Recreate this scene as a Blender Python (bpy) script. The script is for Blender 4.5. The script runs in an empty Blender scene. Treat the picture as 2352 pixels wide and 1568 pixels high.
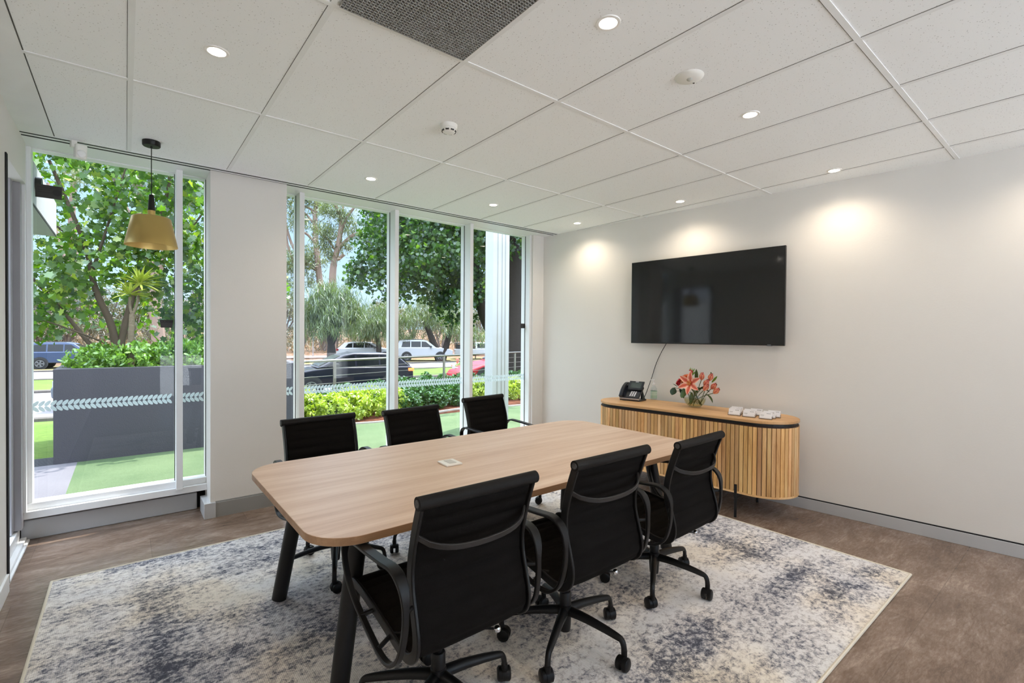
import bpy, bmesh, math, random
import numpy as np
from mathutils import Vector, Matrix

random.seed(7)
S = bpy.context.scene
COL = S.collection
PI = math.pi

# ------------------------------------------------------------------ camera
cam_d = bpy.data.cameras.new('camera')
cam = bpy.data.objects.new('camera', cam_d); COL.objects.link(cam)
YAW, PIT, ROL, FPX = 0.8932, -0.0120, 0.0076, 1102.48
CAMZ = 1.435
fw = Vector((math.cos(YAW)*math.cos(PIT), math.sin(YAW)*math.cos(PIT), math.sin(PIT)))
rt = Vector((math.sin(YAW), -math.cos(YAW), 0)); up = rt.cross(fw)
rt2 = rt*math.cos(ROL)+up*math.sin(ROL); up2 = -rt*math.sin(ROL)+up*math.cos(ROL)
M = Matrix((rt2, up2, -fw)).transposed().to_4x4()
M.translation = (0, 0, CAMZ)
cam.matrix_world = M
cam_d.sensor_width = 36; cam_d.lens = 36*FPX/2352
cam_d.clip_start = 0.05; cam_d.clip_end = 400
S.camera = cam

# ------------------------------------------------------------------ view, world, sun
S.view_settings.view_transform = 'Standard'
S.view_settings.look = 'None'
S.view_settings.gamma = 1
S.view_settings.use_curve_mapping = False
S.view_settings.exposure = 0.92
S.cycles.max_bounces = 10; S.cycles.diffuse_bounces = 5; S.cycles.glossy_bounces = 4
S.cycles.transparent_max_bounces = 24; S.cycles.transmission_bounces = 8
S.cycles.sample_clamp_indirect = 6
S.cycles.caustics_reflective = False; S.cycles.caustics_refractive = False
S.cycles.use_denoising = True

W = bpy.data.worlds.new('sky'); S.world = W; W.use_nodes = True
nt = W.node_tree; nt.nodes.clear()
out = nt.nodes.new('ShaderNodeOutputWorld'); bg = nt.nodes.new('ShaderNodeBackground')
geo = nt.nodes.new('ShaderNodeTexCoord'); sep = nt.nodes.new('ShaderNodeSeparateXYZ')
rmp = nt.nodes.new('ShaderNodeValToRGB'); cl = nt.nodes.new('ShaderNodeTexNoise')
clr = nt.nodes.new('ShaderNodeValToRGB'); mx = nt.nodes.new('ShaderNodeMix'); mx.data_type = 'RGBA'
nt.links.new(geo.outputs['Generated'], sep.inputs[0])
nt.links.new(sep.outputs['Z'], rmp.inputs[0])
e = rmp.color_ramp.elements
e[0].position = 0.0; e[0].color = (0.46, 0.60, 0.74, 1)
e[1].position = 0.70; e[1].color = (4.2, 4.8, 5.6, 1)
n = e.new(0.30); n.color = (0.30, 0.50, 0.80, 1)
cl.inputs['Scale'].default_value = 2.2; cl.inputs['Detail'].default_value = 6
nt.links.new(geo.outputs['Generated'], cl.inputs['Vector'])
clr.color_ramp.elements[0].position = 0.56; clr.color_ramp.elements[1].position = 0.72
lim = nt.nodes.new('ShaderNodeMapRange'); lim.inputs['From Min'].default_value = .30; lim.inputs['From Max'].default_value = .45; lim.inputs['To Min'].default_value = 1; lim.inputs['To Max'].default_value = 0
nt.links.new(sep.outputs['Z'], lim.inputs['Value']); cm = nt.nodes.new('ShaderNodeMath'); cm.operation = 'MULTIPLY'
nt.links.new(cl.outputs['Fac'], clr.inputs[0])
nt.links.new(clr.outputs[0], cm.inputs[0]); nt.links.new(lim.outputs[0], cm.inputs[1]); nt.links.new(cm.outputs[0], mx.inputs[0]); nt.links.new(rmp.outputs[0], mx.inputs[6])
mx.inputs[7].default_value = (.62, .64, .68, 1)
nt.links.new(mx.outputs[2], bg.inputs[0]); bg.inputs[1].default_value = 1.0
nt.links.new(bg.outputs[0], out.inputs[0])

def look(o, d):
    o.rotation_euler = Vector(d).to_track_quat('-Z', 'Y').to_euler()
sd = bpy.data.lights.new('sun', 'SUN'); sd.energy = 5.3; sd.angle = 0.0095; sd.color = (1.0, 0.95, 0.87)
sun = bpy.data.objects.new('sun', sd); COL.objects.link(sun)
look(sun, (-0.42, -0.17, -1.0))

LAMP_W = 11.0          # each ceiling downlight
LAMP_COL = (1.0, 0.85, 0.66)

# ------------------------------------------------------------------ material helpers
def sc(r, g, b):       # sRGB 0-255 -> linear
    f = lambda c: (c/255/12.92) if c/255 <= 0.04045 else ((c/255+0.055)/1.055)**2.4
    return (f(r), f(g), f(b), 1)
MATS = {}
def new_mat(name):
    m = bpy.data.materials.new(name); m.use_nodes = True
    t = m.node_tree; b = t.nodes['Principled BSDF']; return m, t, b
def mat(name, col, rough=0.5, metal=0.0, spec=0.5, bump=None, noise=None, coat=0, emis=None):
    """plain surface with optional (scale, amount) noise colour variation and (scale, strength) bump"""
    if name in MATS: return MATS[name]
    m, t, b = new_mat(name)
    if len(col) == 3: col = (*col, 1)
    b.inputs['Base Color'].default_value = col
    b.inputs['Roughness'].default_value = rough; b.inputs['Metallic'].default_value = metal
    b.inputs['Specular IOR Level'].default_value = spec
    if coat: b.inputs['Coat Weight'].default_value = coat; b.inputs['Coat Roughness'].default_value = 0.05
    if emis: b.inputs['Emission Color'].default_value = (*emis[0], 1); b.inputs['Emission Strength'].default_value = emis[1]
    tc = t.nodes.new('ShaderNodeTexCoord')
    ns = t.nodes.new('ShaderNodeTexNoise'); ns.inputs['Scale'].default_value = (noise or (6, .08))[0]
    ns.inputs['Detail'].default_value = 5
    t.links.new(tc.outputs['Object'], ns.inputs['Vector'])
    amt = (noise or (6, .06))[1]
    mp = t.nodes.new('ShaderNodeMapRange'); mp.inputs['To Min'].default_value = 1-amt; mp.inputs['To Max'].default_value = 1+amt
    hv = t.nodes.new('ShaderNodeHueSaturation'); hv.inputs['Color'].default_value = col
    t.links.new(ns.outputs['Fac'], mp.inputs['Value']); t.links.new(mp.outputs[0], hv.inputs['Value'])
    t.links.new(hv.outputs[0], b.inputs['Base Color'])
    if bump:
        nb = t.nodes.new('ShaderNodeTexNoise'); nb.inputs['Scale'].default_value = bump[0]; nb.inputs['Detail'].default_value = 3
        t.links.new(tc.outputs['Object'], nb.inputs['Vector'])
        bp = t.nodes.new('ShaderNodeBump'); bp.inputs['Strength'].default_value = bump[1]; bp.inputs['Distance'].default_value = 0.01
        t.links.new(nb.outputs['Fac'], bp.inputs['Height']); t.links.new(bp.outputs[0], b.inputs['Normal'])
    MATS[name] = m; return m
def ramp(t, stops):
    r = t.nodes.new('ShaderNodeValToRGB'); el = r.color_ramp.elements
    while len(el) < len(stops): el.new(0.5)
    for q, (p, c) in zip(el, stops): q.position = p; q.color = (*c[:3], 1)
    return r
def mixc(t, fac, a, b, mode='MIX'):
    m = t.nodes.new('ShaderNodeMix'); m.data_type = 'RGBA'; m.blend_type = mode
    for i, v in ((0, fac), (6, a), (7, b)):
        if hasattr(v, 'links'): t.links.new(v, m.inputs[i])
        elif i == 0: m.inputs[0].default_value = v
        else: m.inputs[i].default_value = v if len(v) == 4 else (*v, 1)
    return m.outputs[2]
def noise(t, vec, scale, detail=4, rough=0.5, dist=0):
    n = t.nodes.new('ShaderNodeTexNoise'); n.inputs['Scale'].default_value = scale
    n.inputs['Detail'].default_value = detail; n.inputs['Roughness'].default_value = rough; n.inputs['Distortion'].default_value = dist
    t.links.new(vec, n.inputs['Vector']); return n.outputs['Fac']
def mapping(t, src, scale=(1, 1, 1), loc=(0, 0, 0), rot=(0, 0, 0)):
    m = t.nodes.new('ShaderNodeMapping'); m.inputs['Scale'].default_value = scale; m.inputs['Location'].default_value = loc
    m.inputs['Rotation'].default_value = rot
    t.links.new(src, m.inputs['Vector']); return m.outputs[0]
def texc(t, k='Object'): return t.nodes.new('ShaderNodeTexCoord').outputs[k]
def bumpn(t, b, h, strength, dist=0.01):
    bp = t.nodes.new('ShaderNodeBump'); bp.inputs['Strength'].default_value = strength; bp.inputs['Distance'].default_value = dist
    t.links.new(h, bp.inputs['Height']); t.links.new(bp.outputs[0], b.inputs['Normal'])
def mathn(t, op, a, b=0.5, clamp=False):
    m = t.nodes.new('ShaderNodeMath'); m.operation = op; m.use_clamp = clamp
    for i, v in enumerate((a, b)):
        if hasattr(v, 'links'): t.links.new(v, m.inputs[i])
        else: m.inputs[i].default_value = v
    return m.outputs[0]

def m_wall():
    return mat('painted_wall', (.785, .762, .728), 0.75, noise=(1.5, .015), bump=(90, .05))
def m_ceiling():
    m, t, b = new_mat('mineral_ceiling_tile'); o = texc(t)
    v = t.nodes.new('ShaderNodeTexVoronoi'); v.inputs['Scale'].default_value = 75
    t.links.new(o, v.inputs['Vector'])
    mk = mathn(t, 'LESS_THAN', v.outputs['Distance'], 0.17)
    sel = mathn(t, 'GREATER_THAN', noise(t, o, 190, 1), 0.5)
    f = mathn(t, 'MULTIPLY', mk, sel)
    c = mixc(t, f, (.94, .955, .955), (.55, .55, .54))
    t.links.new(c, b.inputs['Base Color']); b.inputs['Roughness'].default_value = 0.9
    bumpn(t, b, noise(t, o, 140, 3), 0.12, 0.004); return m
def m_floor():
    m, t, b = new_mat('stone_look_floor_tile'); o = texc(t)
    br = t.nodes.new('ShaderNodeTexBrick'); t.links.new(mapping(t, o, loc=(0.47, 0.02, 0)), br.inputs['Vector'])
    br.inputs['Scale'].default_value = 1; br.inputs['Brick Width'].default_value = 1.2; br.inputs['Row Height'].default_value = 0.6
    br.inputs['Mortar Size'].default_value = 0.0018; br.inputs['Mortar Smooth'].default_value = 0.2; br.offset = 0.5
    br.inputs['Color1'].default_value = (0.35, 0.35, 0.35, 1); br.inputs['Color2'].default_value = (0.65, 0.65, 0.65, 1)
    br.inputs['Mortar'].default_value = (0.15, .15, .15, 1)
    st = mapping(t, o, (1, 2.6, 1), rot=(0, 0, 0.25))
    n1 = noise(t, st, 2.4, 9, 0.70, 0.9); n2 = noise(t, mapping(t, o, (3, 14, 1), rot=(0, 0, .2)), 6, 7, 0.75, .6)
    mx = mathn(t, 'ADD', mathn(t, 'MULTIPLY', n1, 0.58), mathn(t, 'MULTIPLY', n2, 0.42))
    r = ramp(t, [(0.34, sc(84, 68, 58)), (0.46, sc(114, 94, 80)), (0.55, sc(136, 116, 102)), (0.68, sc(170, 152, 140))])
    t.links.new(mx, r.inputs[0])
    c = mixc(t, 0.42, r.outputs[0], br.outputs['Color'], 'OVERLAY')
    t.links.new(c, b.inputs['Base Color']); b.inputs['Roughness'].default_value = 0.24
    b.inputs['Specular IOR Level'].default_value = 0.55
    bumpn(t, b, mx, 0.15, 0.004); return m
def m_rug():
    m, t, b = new_mat('distressed_woven_rug'); o = texc(t)
    sx = t.nodes.new('ShaderNodeSeparateXYZ'); t.links.new(o, sx.inputs[0])
    big = noise(t, mapping(t, o, (0.75, 1.5, 1)), 1.25, 6, 0.6, 0.6)
    streak = noise(t, mapping(t, o, (1.0, 4.5, 1)), 1.7, 5, 0.65, 0.3)
    streak2 = noise(t, mapping(t, o, (5, 1.0, 1), loc=(3, 1, 0)), 1.5, 5, 0.65, 0.3)
    fine = noise(t, mapping(t, o, (1.2, 1.5, 1)), 27, 6, 0.70, 0.4)
    fine2 = noise(t, mapping(t, o, (1.5, 1, 1)), 95, 3, 0.6)
    # faint frame printed 0.4 m in from the edges
    ax = mathn(t, 'ABSOLUTE', mathn(t, 'SUBTRACT', sx.outputs['X'], 0.0), 0)
    ay = mathn(t, 'ABSOLUTE', mathn(t, 'SUBTRACT', sx.outputs['Y'], 0.0), 0)
    dx = mathn(t, 'SUBTRACT', 2.02, ax); dy = mathn(t, 'SUBTRACT', 1.52, ay)
    dd = mathn(t, 'MINIMUM', dx, dy)
    band = mathn(t, 'SUBTRACT', 1.0, mathn(t, 'MULTIPLY', mathn(t, 'ABSOLUTE', mathn(t, 'SUBTRACT', dd, 0.46), 0), 7.0), True)
    k = mathn(t, 'ADD', mathn(t, 'MULTIPLY', big, 0.62), mathn(t, 'MULTIPLY', streak, 0.38))
    k = mathn(t, 'ADD', k, mathn(t, 'MULTIPLY', mathn(t, 'SUBTRACT', streak2, 0.5), 0.22))
    k = mathn(t, 'ADD', k, mathn(t, 'MULTIPLY', band, 0.10))
    k = mathn(t, 'ADD', mathn(t, 'MULTIPLY', mathn(t, 'SUBTRACT', k, 0.5), 1.25), mathn(t, 'MULTIPLY', fine, 1.20))
    k = mathn(t, 'ADD', k, mathn(t, 'MULTIPLY', mathn(t, 'SUBTRACT', fine2, 0.17), 0.34))
    r = ramp(t, [(0.60, sc(234, 231, 229)), (0.715, sc(212, 207, 205)), (0.815, sc(170, 168, 172)), (0.91, sc(112, 114, 124)), (1.0, sc(84, 87, 98))])
    t.links.new(k, r.inputs[0])
    tint = ramp(t, [(0.42, sc(246, 240, 230)), (0.5, sc(252, 251, 250)), (0.58, sc(240, 242, 247))])
    t.links.new(noise(t, mapping(t, o, loc=(7, 2, 0)), 1.6, 3), tint.inputs[0])
    c = mixc(t, 1.0, r.outputs[0], tint.outputs[0], 'MULTIPLY')
    t.links.new(c, b.inputs['Base Color']); b.inputs['Roughness'].default_value = 0.95; b.inputs['Specular IOR Level'].default_value = 0.1
    w = t.nodes.new('ShaderNodeTexWave'); w.inputs['Scale'].default_value = 45; w.bands_direction = 'X'; w.inputs['Distortion'].default_value = 1.2
    t.links.new(o, w.inputs['Vector'])
    hh = mathn(t, 'ADD', mathn(t, 'MULTIPLY', w.outputs['Fac'], 0.6), fine)
    bumpn(t, b, hh, 0.5, 0.004); return m
def m_wood(name, stops, rough=0.45, scale=1.0, axis='X', tone=False):
    m, t, b = new_mat(name); o = texc(t)
    s = {'X': (0.35, 6, 6), 'Z': (7, 7, 0.6), 'Y': (6, 0.35, 6)}[axis]
    v = mapping(t, o, s)
    n1 = noise(t, v, 2.2*scale, 6, 0.6, 0.5); n2 = noise(t, mapping(t, o, tuple(q*3 for q in s)), 9*scale, 4, 0.7)
    f = mathn(t, 'ADD', mathn(t, 'MULTIPLY', n1, 0.75), mathn(t, 'MULTIPLY', n2, 0.25))
    r = ramp(t, stops); t.links.new(f, r.inputs[0]); c = r.outputs[0]
    if tone:
        a = t.nodes.new('ShaderNodeAttribute'); a.attribute_name = 'tone'
        c = mixc(t, 1.0, c, a.outputs['Color'], 'MULTIPLY')
    t.links.new(c, b.inputs['Base Color']); b.inputs['Roughness'].default_value = rough
    bumpn(t, b, f, 0.06, 0.003); return m
def m_glass(name='window_glass', tint=(0.97, 0.975, 0.975), refl=0.018):
    m = bpy.data.materials.new(name); m.use_nodes = True; t = m.node_tree; t.nodes.clear()
    o = t.nodes.new('ShaderNodeOutputMaterial'); tr = t.nodes.new('ShaderNodeBsdfTransparent'); gl = t.nodes.new('ShaderNodeBsdfGlossy')
    gl.inputs['Roughness'].default_value = 0.0; tr.inputs[0].default_value = (*tint, 1)
    lw = t.nodes.new('ShaderNodeLayerWeight'); lw.inputs['Blend'].default_value = 0.5
    p = mathn(t, 'POWER', lw.outputs['Facing'], 4.0)
    f = mathn(t, 'ADD', mathn(t, 'MULTIPLY', p, 0.5), refl)
    mi = t.nodes.new('ShaderNodeMixShader'); t.links.new(f, mi.inputs[0]); t.links.new(tr.outputs[0], mi.inputs[1]); t.links.new(gl.outputs[0], mi.inputs[2])
    t.links.new(mi.outputs[0], o.inputs[0]); return m
def m_leaf(name, c1, c2, trans=0.45, rough=0.45, c3=None):
    c1, c2, c3 = [tuple(min(.9, q*1.7) for q in c[:3]) if c else None for c in (c1, c2, c3)]
    m, t, b = new_mat(name); t.nodes.remove(b); o = t.nodes['Material Output']
    a = t.nodes.new('ShaderNodeAttribute'); a.attribute_name = 'rnd'
    st = [(0.0, c1), (0.8, c2)] + ([(1.0, c3)] if c3 else [])
    r = ramp(t, st); t.links.new(a.outputs['Fac'], r.inputs[0])
    d = t.nodes.new('ShaderNodeBsdfDiffuse'); tl = t.nodes.new('ShaderNodeBsdfTranslucent'); g = t.nodes.new('ShaderNodeBsdfGlossy')
    g.inputs['Roughness'].default_value = rough; g.inputs[0].default_value = (0.9, 0.95, 1, 1)
    t.links.new(r.outputs[0], d.inputs[0])
    tc = mixc(t, 1.0, r.outputs[0], (1.35, 1.5, 0.5), 'MULTIPLY'); t.links.new(tc, tl.inputs[0])
    m1 = t.nodes.new('ShaderNodeMixShader'); m1.inputs[0].default_value = trans
    m2 = t.nodes.new('ShaderNodeMixShader'); m2.inputs[0].default_value = 0.07
    t.links.new(d.outputs[0], m1.inputs[1]); t.links.new(tl.outputs[0], m1.inputs[2])
    t.links.new(m1.outputs[0], m2.inputs[1]); t.links.new(g.outputs[0], m2.inputs[2]); t.links.new(m2.outputs[0], o.inputs[0]); return m
def m_emit(name, col, s):
    m = bpy.data.materials.new(name); m.use_nodes = True; t = m.node_tree; t.nodes.clear()
    o = t.nodes.new('ShaderNodeOutputMaterial'); e = t.nodes.new('ShaderNodeEmission'); e.inputs[0].default_value = (*col, 1); e.inputs[1].default_value = s
    t.links.new(e.outputs[0], o.inputs[0]); return m
def m_ground(name, c1, c2, scale=3, fine=60, rough=0.95, bump=0.3, c3=None, dist=0.02):
    m, t, b = new_mat(name); o = texc(t)
    f = mathn(t, 'ADD', mathn(t, 'MULTIPLY', noise(t, o, scale, 5), 0.5), mathn(t, 'MULTIPLY', noise(t, o, fine, 4, 0.7), 0.5))
    r = ramp(t, [(0.36, c1), (0.62, c2)] + ([(0.68, c3)] if c3 else [])); t.links.new(f, r.inputs[0])
    t.links.new(r.outputs[0], b.inputs['Base Color']); b.inputs['Roughness'].default_value = rough; b.inputs['Specular IOR Level'].default_value = 0.15
    bumpn(t, b, noise(t, o, fine, 4, 0.7), bump, dist); return m

# ------------------------------------------------------------------ mesh helpers
class MB:
    def __init__(s): s.v = []; s.f = []; s.attr = []
    def add(s, vs, fs, a=None):
        k = len(s.v); s.v += [tuple(p) for p in vs]; s.f += [tuple(i+k for i in f) for f in fs]
        s.attr += [a]*len(vs); return s
    def box(s, x0, x1, y0, y1, z0, z1, mtx=None, a=None):
        vs = [Vector((x, y, z)) for z in (z0, z1) for y in (y0, y1) for x in (x0, x1)]
        if mtx: vs = [mtx @ v for v in vs]
        return s.add(vs, [(0, 2, 3, 1), (4, 5, 7, 6), (0, 1, 5, 4), (2, 6, 7, 3), (0, 4, 6, 2), (1, 3, 7, 5)], a)
    def tube(s, pts, r, n=10, cap=True, a=None):
        P = [Vector(p) for p in pts]; R = list(r) if hasattr(r, '__len__') else [r]*len(P)
        t0 = (P[1]-P[0]).normalized(); u = t0.orthogonal().normalized(); rings = []
        for i, p in enumerate(P):
            t = ((P[min(i+1, len(P)-1)]-P[max(i-1, 0)])).normalized()
            u = (u-t*u.dot(t)); u = u.normalized() if u.length > 1e-6 else t.orthogonal().normalized()
            w = t.cross(u)
            ra, rb = R[i] if hasattr(R[i], '__len__') else (R[i], R[i])
            rings.append([p+u*math.cos(2*PI*k/n)*ra+w*math.sin(2*PI*k/n)*rb for k in range(n)])
        vs = [v for g in rings for v in g]
        fs = [(i*n+k, i*n+(k+1) % n, (i+1)*n+(k+1) % n, (i+1)*n+k) for i in range(len(P)-1) for k in range(n)]
        if cap: fs += [tuple(range(n))[::-1], tuple((len(P)-1)*n+k for k in range(n))]
        return s.add(vs, fs, a)
    def lathe(s, prof, n=32, c=(0, 0, 0), a=None, mtx=None):
        vs = []; fs = []; m = len(prof)
        for k in range(n):
            t = 2*PI*k/n
            for r, z in prof: vs.append(Vector((r*math.cos(t), r*math.sin(t), z)))
        if mtx: vs = [mtx @ v for v in vs]
        vs = [v+Vector(c) for v in vs]
        for k in range(n):
            for i in range(m-1):
                q = ((k*m+i), ((k+1) % n)*m+i, ((k+1) % n)*m+i+1, k*m+i+1)
                fs.append(q)
        return s.add(vs, fs, a)
    def prism(s, poly, z0, z1, a=None, mtx=None):
        n = len(poly); vs = [Vector((x, y, z0)) for x, y in poly]+[Vector((x, y, z1)) for x, y in poly]
        if mtx: vs = [mtx @ v for v in vs]
        return s.add(vs, [tuple(range(n))[::-1], tuple(range(n, 2*n))]+[(i, (i+1) % n, n+(i+1) % n, n+i) for i in range(n)], a)
    def ribbon(s, path, side, wid, th, closed=False):
        """rectangular bar swept along a path; side = fixed width direction"""
        P = [Vector(p) for p in path]; side = Vector(side).normalized(); n = len(P); vs = []
        wl = list(wid) if hasattr(wid, '__len__') else [wid]*n
        tl = list(th) if hasattr(th, '__len__') else [th]*n
        for i, p in enumerate(P):
            a, b = (P[(i-1) % n], P[(i+1) % n]) if closed else (P[max(i-1, 0)], P[min(i+1, n-1)])
            nn = side.cross((b-a).normalized()).normalized()
            w, h = wl[i]/2, tl[i]/2; c = min(w, h)*0.45
            for (x, y) in ((-w+c, -h), (w-c, -h), (w, -h+c), (w, h-c), (w-c, h), (-w+c, h), (-w, h-c), (-w, -h+c)):
                vs.append(p+side*x+nn*y)
        m = 8; fs = []
        for i in range(n if closed else n-1):
            j = (i+1) % n
            fs += [(i*m+k, i*m+(k+1) % m, j*m+(k+1) % m, j*m+k) for k in range(m)]
        if not closed: fs += [tuple(range(m))[::-1], tuple((n-1)*m+k for k in range(m))]
        return s.add(vs, fs)
    def ball(s, c, r, n=12, sx=(1, 1, 1), a=None):
        m = n//2; prof = [(r*math.sin(PI*i/m), -r*math.cos(PI*i/m)) for i in range(m+1)]
        prof[0] = (1e-4*r, -r); prof[-1] = (1e-4*r, r)
        return s.lathe(prof, n, c, a, Matrix.Diagonal((*sx, 1)))
    def build(s, name, m, parent=None, smooth=False, bevel=0, loc=None, attr=None, auto=None):
        me = bpy.data.meshes.new(name); me.from_pydata(s.v, [], s.f)
        bm = bmesh.new(); bm.from_mesh(me); bmesh.ops.recalc_face_normals(bm, faces=bm.faces); bm.to_mesh(me); bm.free()
        me.materials.append(m)
        if attr:
            ca = me.color_attributes.new(attr, 'FLOAT_COLOR', 'POINT')
            ca.data.foreach_set('color', np.array([(*(x if hasattr(x, '__len__') else (x, x, x)), 1) for x in s.attr], dtype=np.float32).ravel())
        o = bpy.data.objects.new(name, me); COL.objects.link(o)
        if parent: o.parent = parent
        if loc: o.location = loc
        if smooth: smooth_it(me, auto if auto else 0.7)
        if bevel:
            b = o.modifiers.new('edge', 'BEVEL'); b.width = bevel; b.segments = 2; b.limit_method = 'ANGLE'; b.angle_limit = 0.6
        return o
def smooth_it(me, ang):
    me.polygons.foreach_set('use_smooth', [True]*len(me.polygons))
    try: me.set_sharp_from_angle(angle=ang)
    except Exception: pass
def catmull(pts, k=6, closed=False):
    P = [Vector(p) for p in pts]; n = len(P); o = []
    rng = range(n if closed else n-1)
    for i in rng:
        if closed: a, b, c, d = P[(i-1) % n], P[i], P[(i+1) % n], P[(i+2) % n]
        else: a, b, c, d = P[max(i-1, 0)], P[i], P[i+1], P[min(i+2, n-1)]
        for j in range(k):
            t = j/k
            o.append(0.5*((2*b)+(c-a)*t+(2*a-5*b+4*c-d)*t*t+(3*b-a-3*c+d)*t**3))
    if not closed: o.append(P[-1])
    return o
def empty(name, loc=(0, 0, 0), rz=0):
    o = bpy.data.objects.new(name, None); COL.objects.link(o); o.location = loc; o.rotation_euler = (0, 0, rz); o.empty_display_size = .1; return o
def tag(o, label, cat, group=None, kind=None):
    o['label'] = label; o['category'] = cat
    if group: o['group'] = group
    if kind: o['kind'] = kind
    return o
def struct(o): o['kind'] = 'structure'; return o
def kids(o): return [c for c in bpy.data.objects if c.parent == o]
def copy_tree(o, parent=None):
    c = o.copy(); COL.objects.link(c); c.parent = parent
    for ch in kids(o): copy_tree(ch, c)
    return c

# ================================================================== ROOM
white = mat('white_powder_coat', sc(238, 239, 240), 0.35, noise=(3, .01))
silver = mat('satin_silver_skirting', sc(200, 202, 205), 0.42, metal=0.25, noise=(2, .02))
wallm = m_wall(); ceilm = m_ceiling()
blackgap = mat('black_gap', (0.01, 0.01, 0.012), 0.8)
blackmet = mat('black_powder_coat', (0.007, 0.007, 0.0075), 0.42, spec=.35, noise=(5, .05))
ZC = 2.7; YG = 4.65
TVN = Vector((0.9948, 0.1015, 0)); TVT = Vector((-0.1015, 0.9948, 0)); TVC = 4.592
def tvp(s, d, z): v = TVN*(TVC-d)+TVT*s; return Vector((v.x, v.y, z))
TVROT = math.atan2(TVT.y, TVT.x)-PI/2     # rotation of the frame whose +y runs along the screen wall
def tvm(): return Matrix(((TVN.x, TVT.x, 0, 0), (TVN.y, TVT.y, 0, 0), (0, 0, 1, 0), (0, 0, 0, 1)))
TM = tvm()

YB = -3.0
fl = MB(); fl.box(-0.75, 5.6, YB-.1, 4.8, -0.1, 0.0)
struct(fl.build('floor', m_floor()))

# ceiling with tee grid
c = MB(); c.box(-0.75, 5.6, YB-.1, 4.29, ZC, ZC+.08)
ceil = struct(c.build('ceiling', ceilm))
X0 = 0.620; Y0 = 4.283
ix = [X0+0.6*i for i in range(-1, 8)]; jy = [Y0-1.2*j for j in range(1, 8)]
g = MB(); dk = MB()
for y in jy:
    g.box(-0.36, 5.0, y-.012, y+.012, ZC-.004, ZC)
    dk.box(-0.36, 5.0, y+.012, y+.0150, ZC-.0016, ZC)
for i, x in enumerate(ix):
    g.box(x-.0118, x+.0118, YB, Y0, ZC-.0035, ZC)
    dk.box(x-.0136, x-.0118, YB, Y0, ZC-.0012, ZC)
g.box(-0.60, -0.36, YB, Y0, ZC-.005, ZC)          # plain border strip along the left wall
dk.box(-0.36, -0.355, YB, Y0, ZC-.0015, ZC)
g.build('ceiling_grid', mat('ceiling_tee', (.86, .87, .865), 0.6), ceil)
dk.build('shadow_gap', mat('ceiling_joint', sc(96, 96, 92), 0.9), ceil)

# air grille tile
gx0, gx1, gy0, gy1 = X0+.02, X0+.6-.02, Y0-3.6+.02, Y0-2.4-.02
gr = empty('air_grille', ((gx0+gx1)/2, (gy0+gy1)/2, ZC)); tag(gr, 'grey egg-crate air return grille set in the ceiling', 'vent')
gm = mat('grey_grille', sc(168, 167, 164), 0.5)
m_ = MB(); hx = (gx1-gx0)/2; hy = (gy1-gy0)/2; N1 = 40; N2 = 80
for k in range(N1+1):
    x = -hx+2*hx*k/N1; m_.box(x-.0012, x+.0012, -hy, hy, -.014, -.002)
for k in range(N2+1):
    y = -hy+2*hy*k/N2; m_.box(-hx, hx, y-.0012, y+.0012, -.014, -.002)
m_.build('grille_core', gm, gr)
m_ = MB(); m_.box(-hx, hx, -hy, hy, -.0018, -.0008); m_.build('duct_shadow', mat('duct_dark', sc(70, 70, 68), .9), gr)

# window-side ceiling edge: blind track and soffit
t1 = MB()
t1.box(-0.6, 4.45, 4.283, 4.302, ZC-.004, ZC+.08)
t1.box(-0.6, 4.45, 4.328, 4.358, ZC-.004, ZC+.08)
t1.box(-0.6, 4.45, 4.388, 4.70, ZC-.004, ZC+.08)
o = struct(t1.build('trim_1', white))
t2 = MB(); t2.box(-0.6, 4.45, 4.302, 4.388, ZC-.003, ZC+.06); t2.build('track_slot', blackgap, o)

# screen wall (slightly off square), short return wall beside the window, back and left walls
w = MB(); w.box(0, .12, -6, 4.18, 0, ZC, TM @ Matrix.Translation((TVC, 0, 0)))
struct(w.build('wall_right', wallm))
w = MB(); w.box(3.975, 4.40, 4.53, 4.70, 0, ZC); struct(w.build('wall_far_end', wallm))
w = MB(); w.box(-.8, .5, YB-.12, YB, 0, ZC); w.box(4.5, 5.6, YB-.12, YB, 0, ZC); w.box(.5, 4.5, YB-.12, YB, 0, .06); w.box(.5, 4.5, YB-.12, YB, 2.66, ZC); struct(w.build('wall_back', wallm))
w = MB(); w.box(-.64, -.515, YB, 3.80, 0, ZC); w.box(-.80, -.64, YB, 3.85, 0, ZC); w.box(-.80, -.64, 3.85, 4.50, 2.46, ZC); w.box(-.80, -.64, 4.50, 4.72, 0, ZC); w.box(-.64, -.52, 3.80, 4.55, 2.42, ZC)
struct(w.build('wall_left', wallm))
# column
w = MB(); w.box(0.512, 1.062, 4.37, 4.78, 0, ZC); struct(w.build('wall_column', wallm))

# skirtings
b = MB()
b.box(0, .012, -5, 4.14, 0.0, .088, TM @ Matrix.Translation((TVC-.012, 0, 0)))
o = struct(b.build('baseboard_right', silver, bevel=.002))
b = MB(); b.box(0, .006, -5, 4.14, 0.088, .097, TM @ Matrix.Translation((TVC-.006, 0, 0))); b.build('shadow_gap', blackgap, o)
b = MB(); b.box(0.468, .545, 4.345, 4.60, 0, .118)
struct(b.build('baseboard_column', silver, bevel=.0015))
b = MB(); b.box(0.5455, 1.10, 4.352, 4.40, 0, .112); b.box(.5455, 1.10, 4.362, 4.40, .112, .122)
struct(b.build('baseboard_column_front', mat('painted_skirting', sc(150, 150, 148), .5)))
b = MB(); b.box(-.515, -.503, YB, 3.79, 0, .10); struct(b.build('baseboard_left', white, bevel=.002))
b = MB(); b.box(-.562, .452, 4.655, 4.69, 0, .135); struct(b.build('baseboard_window', silver, bevel=.006))
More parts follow.
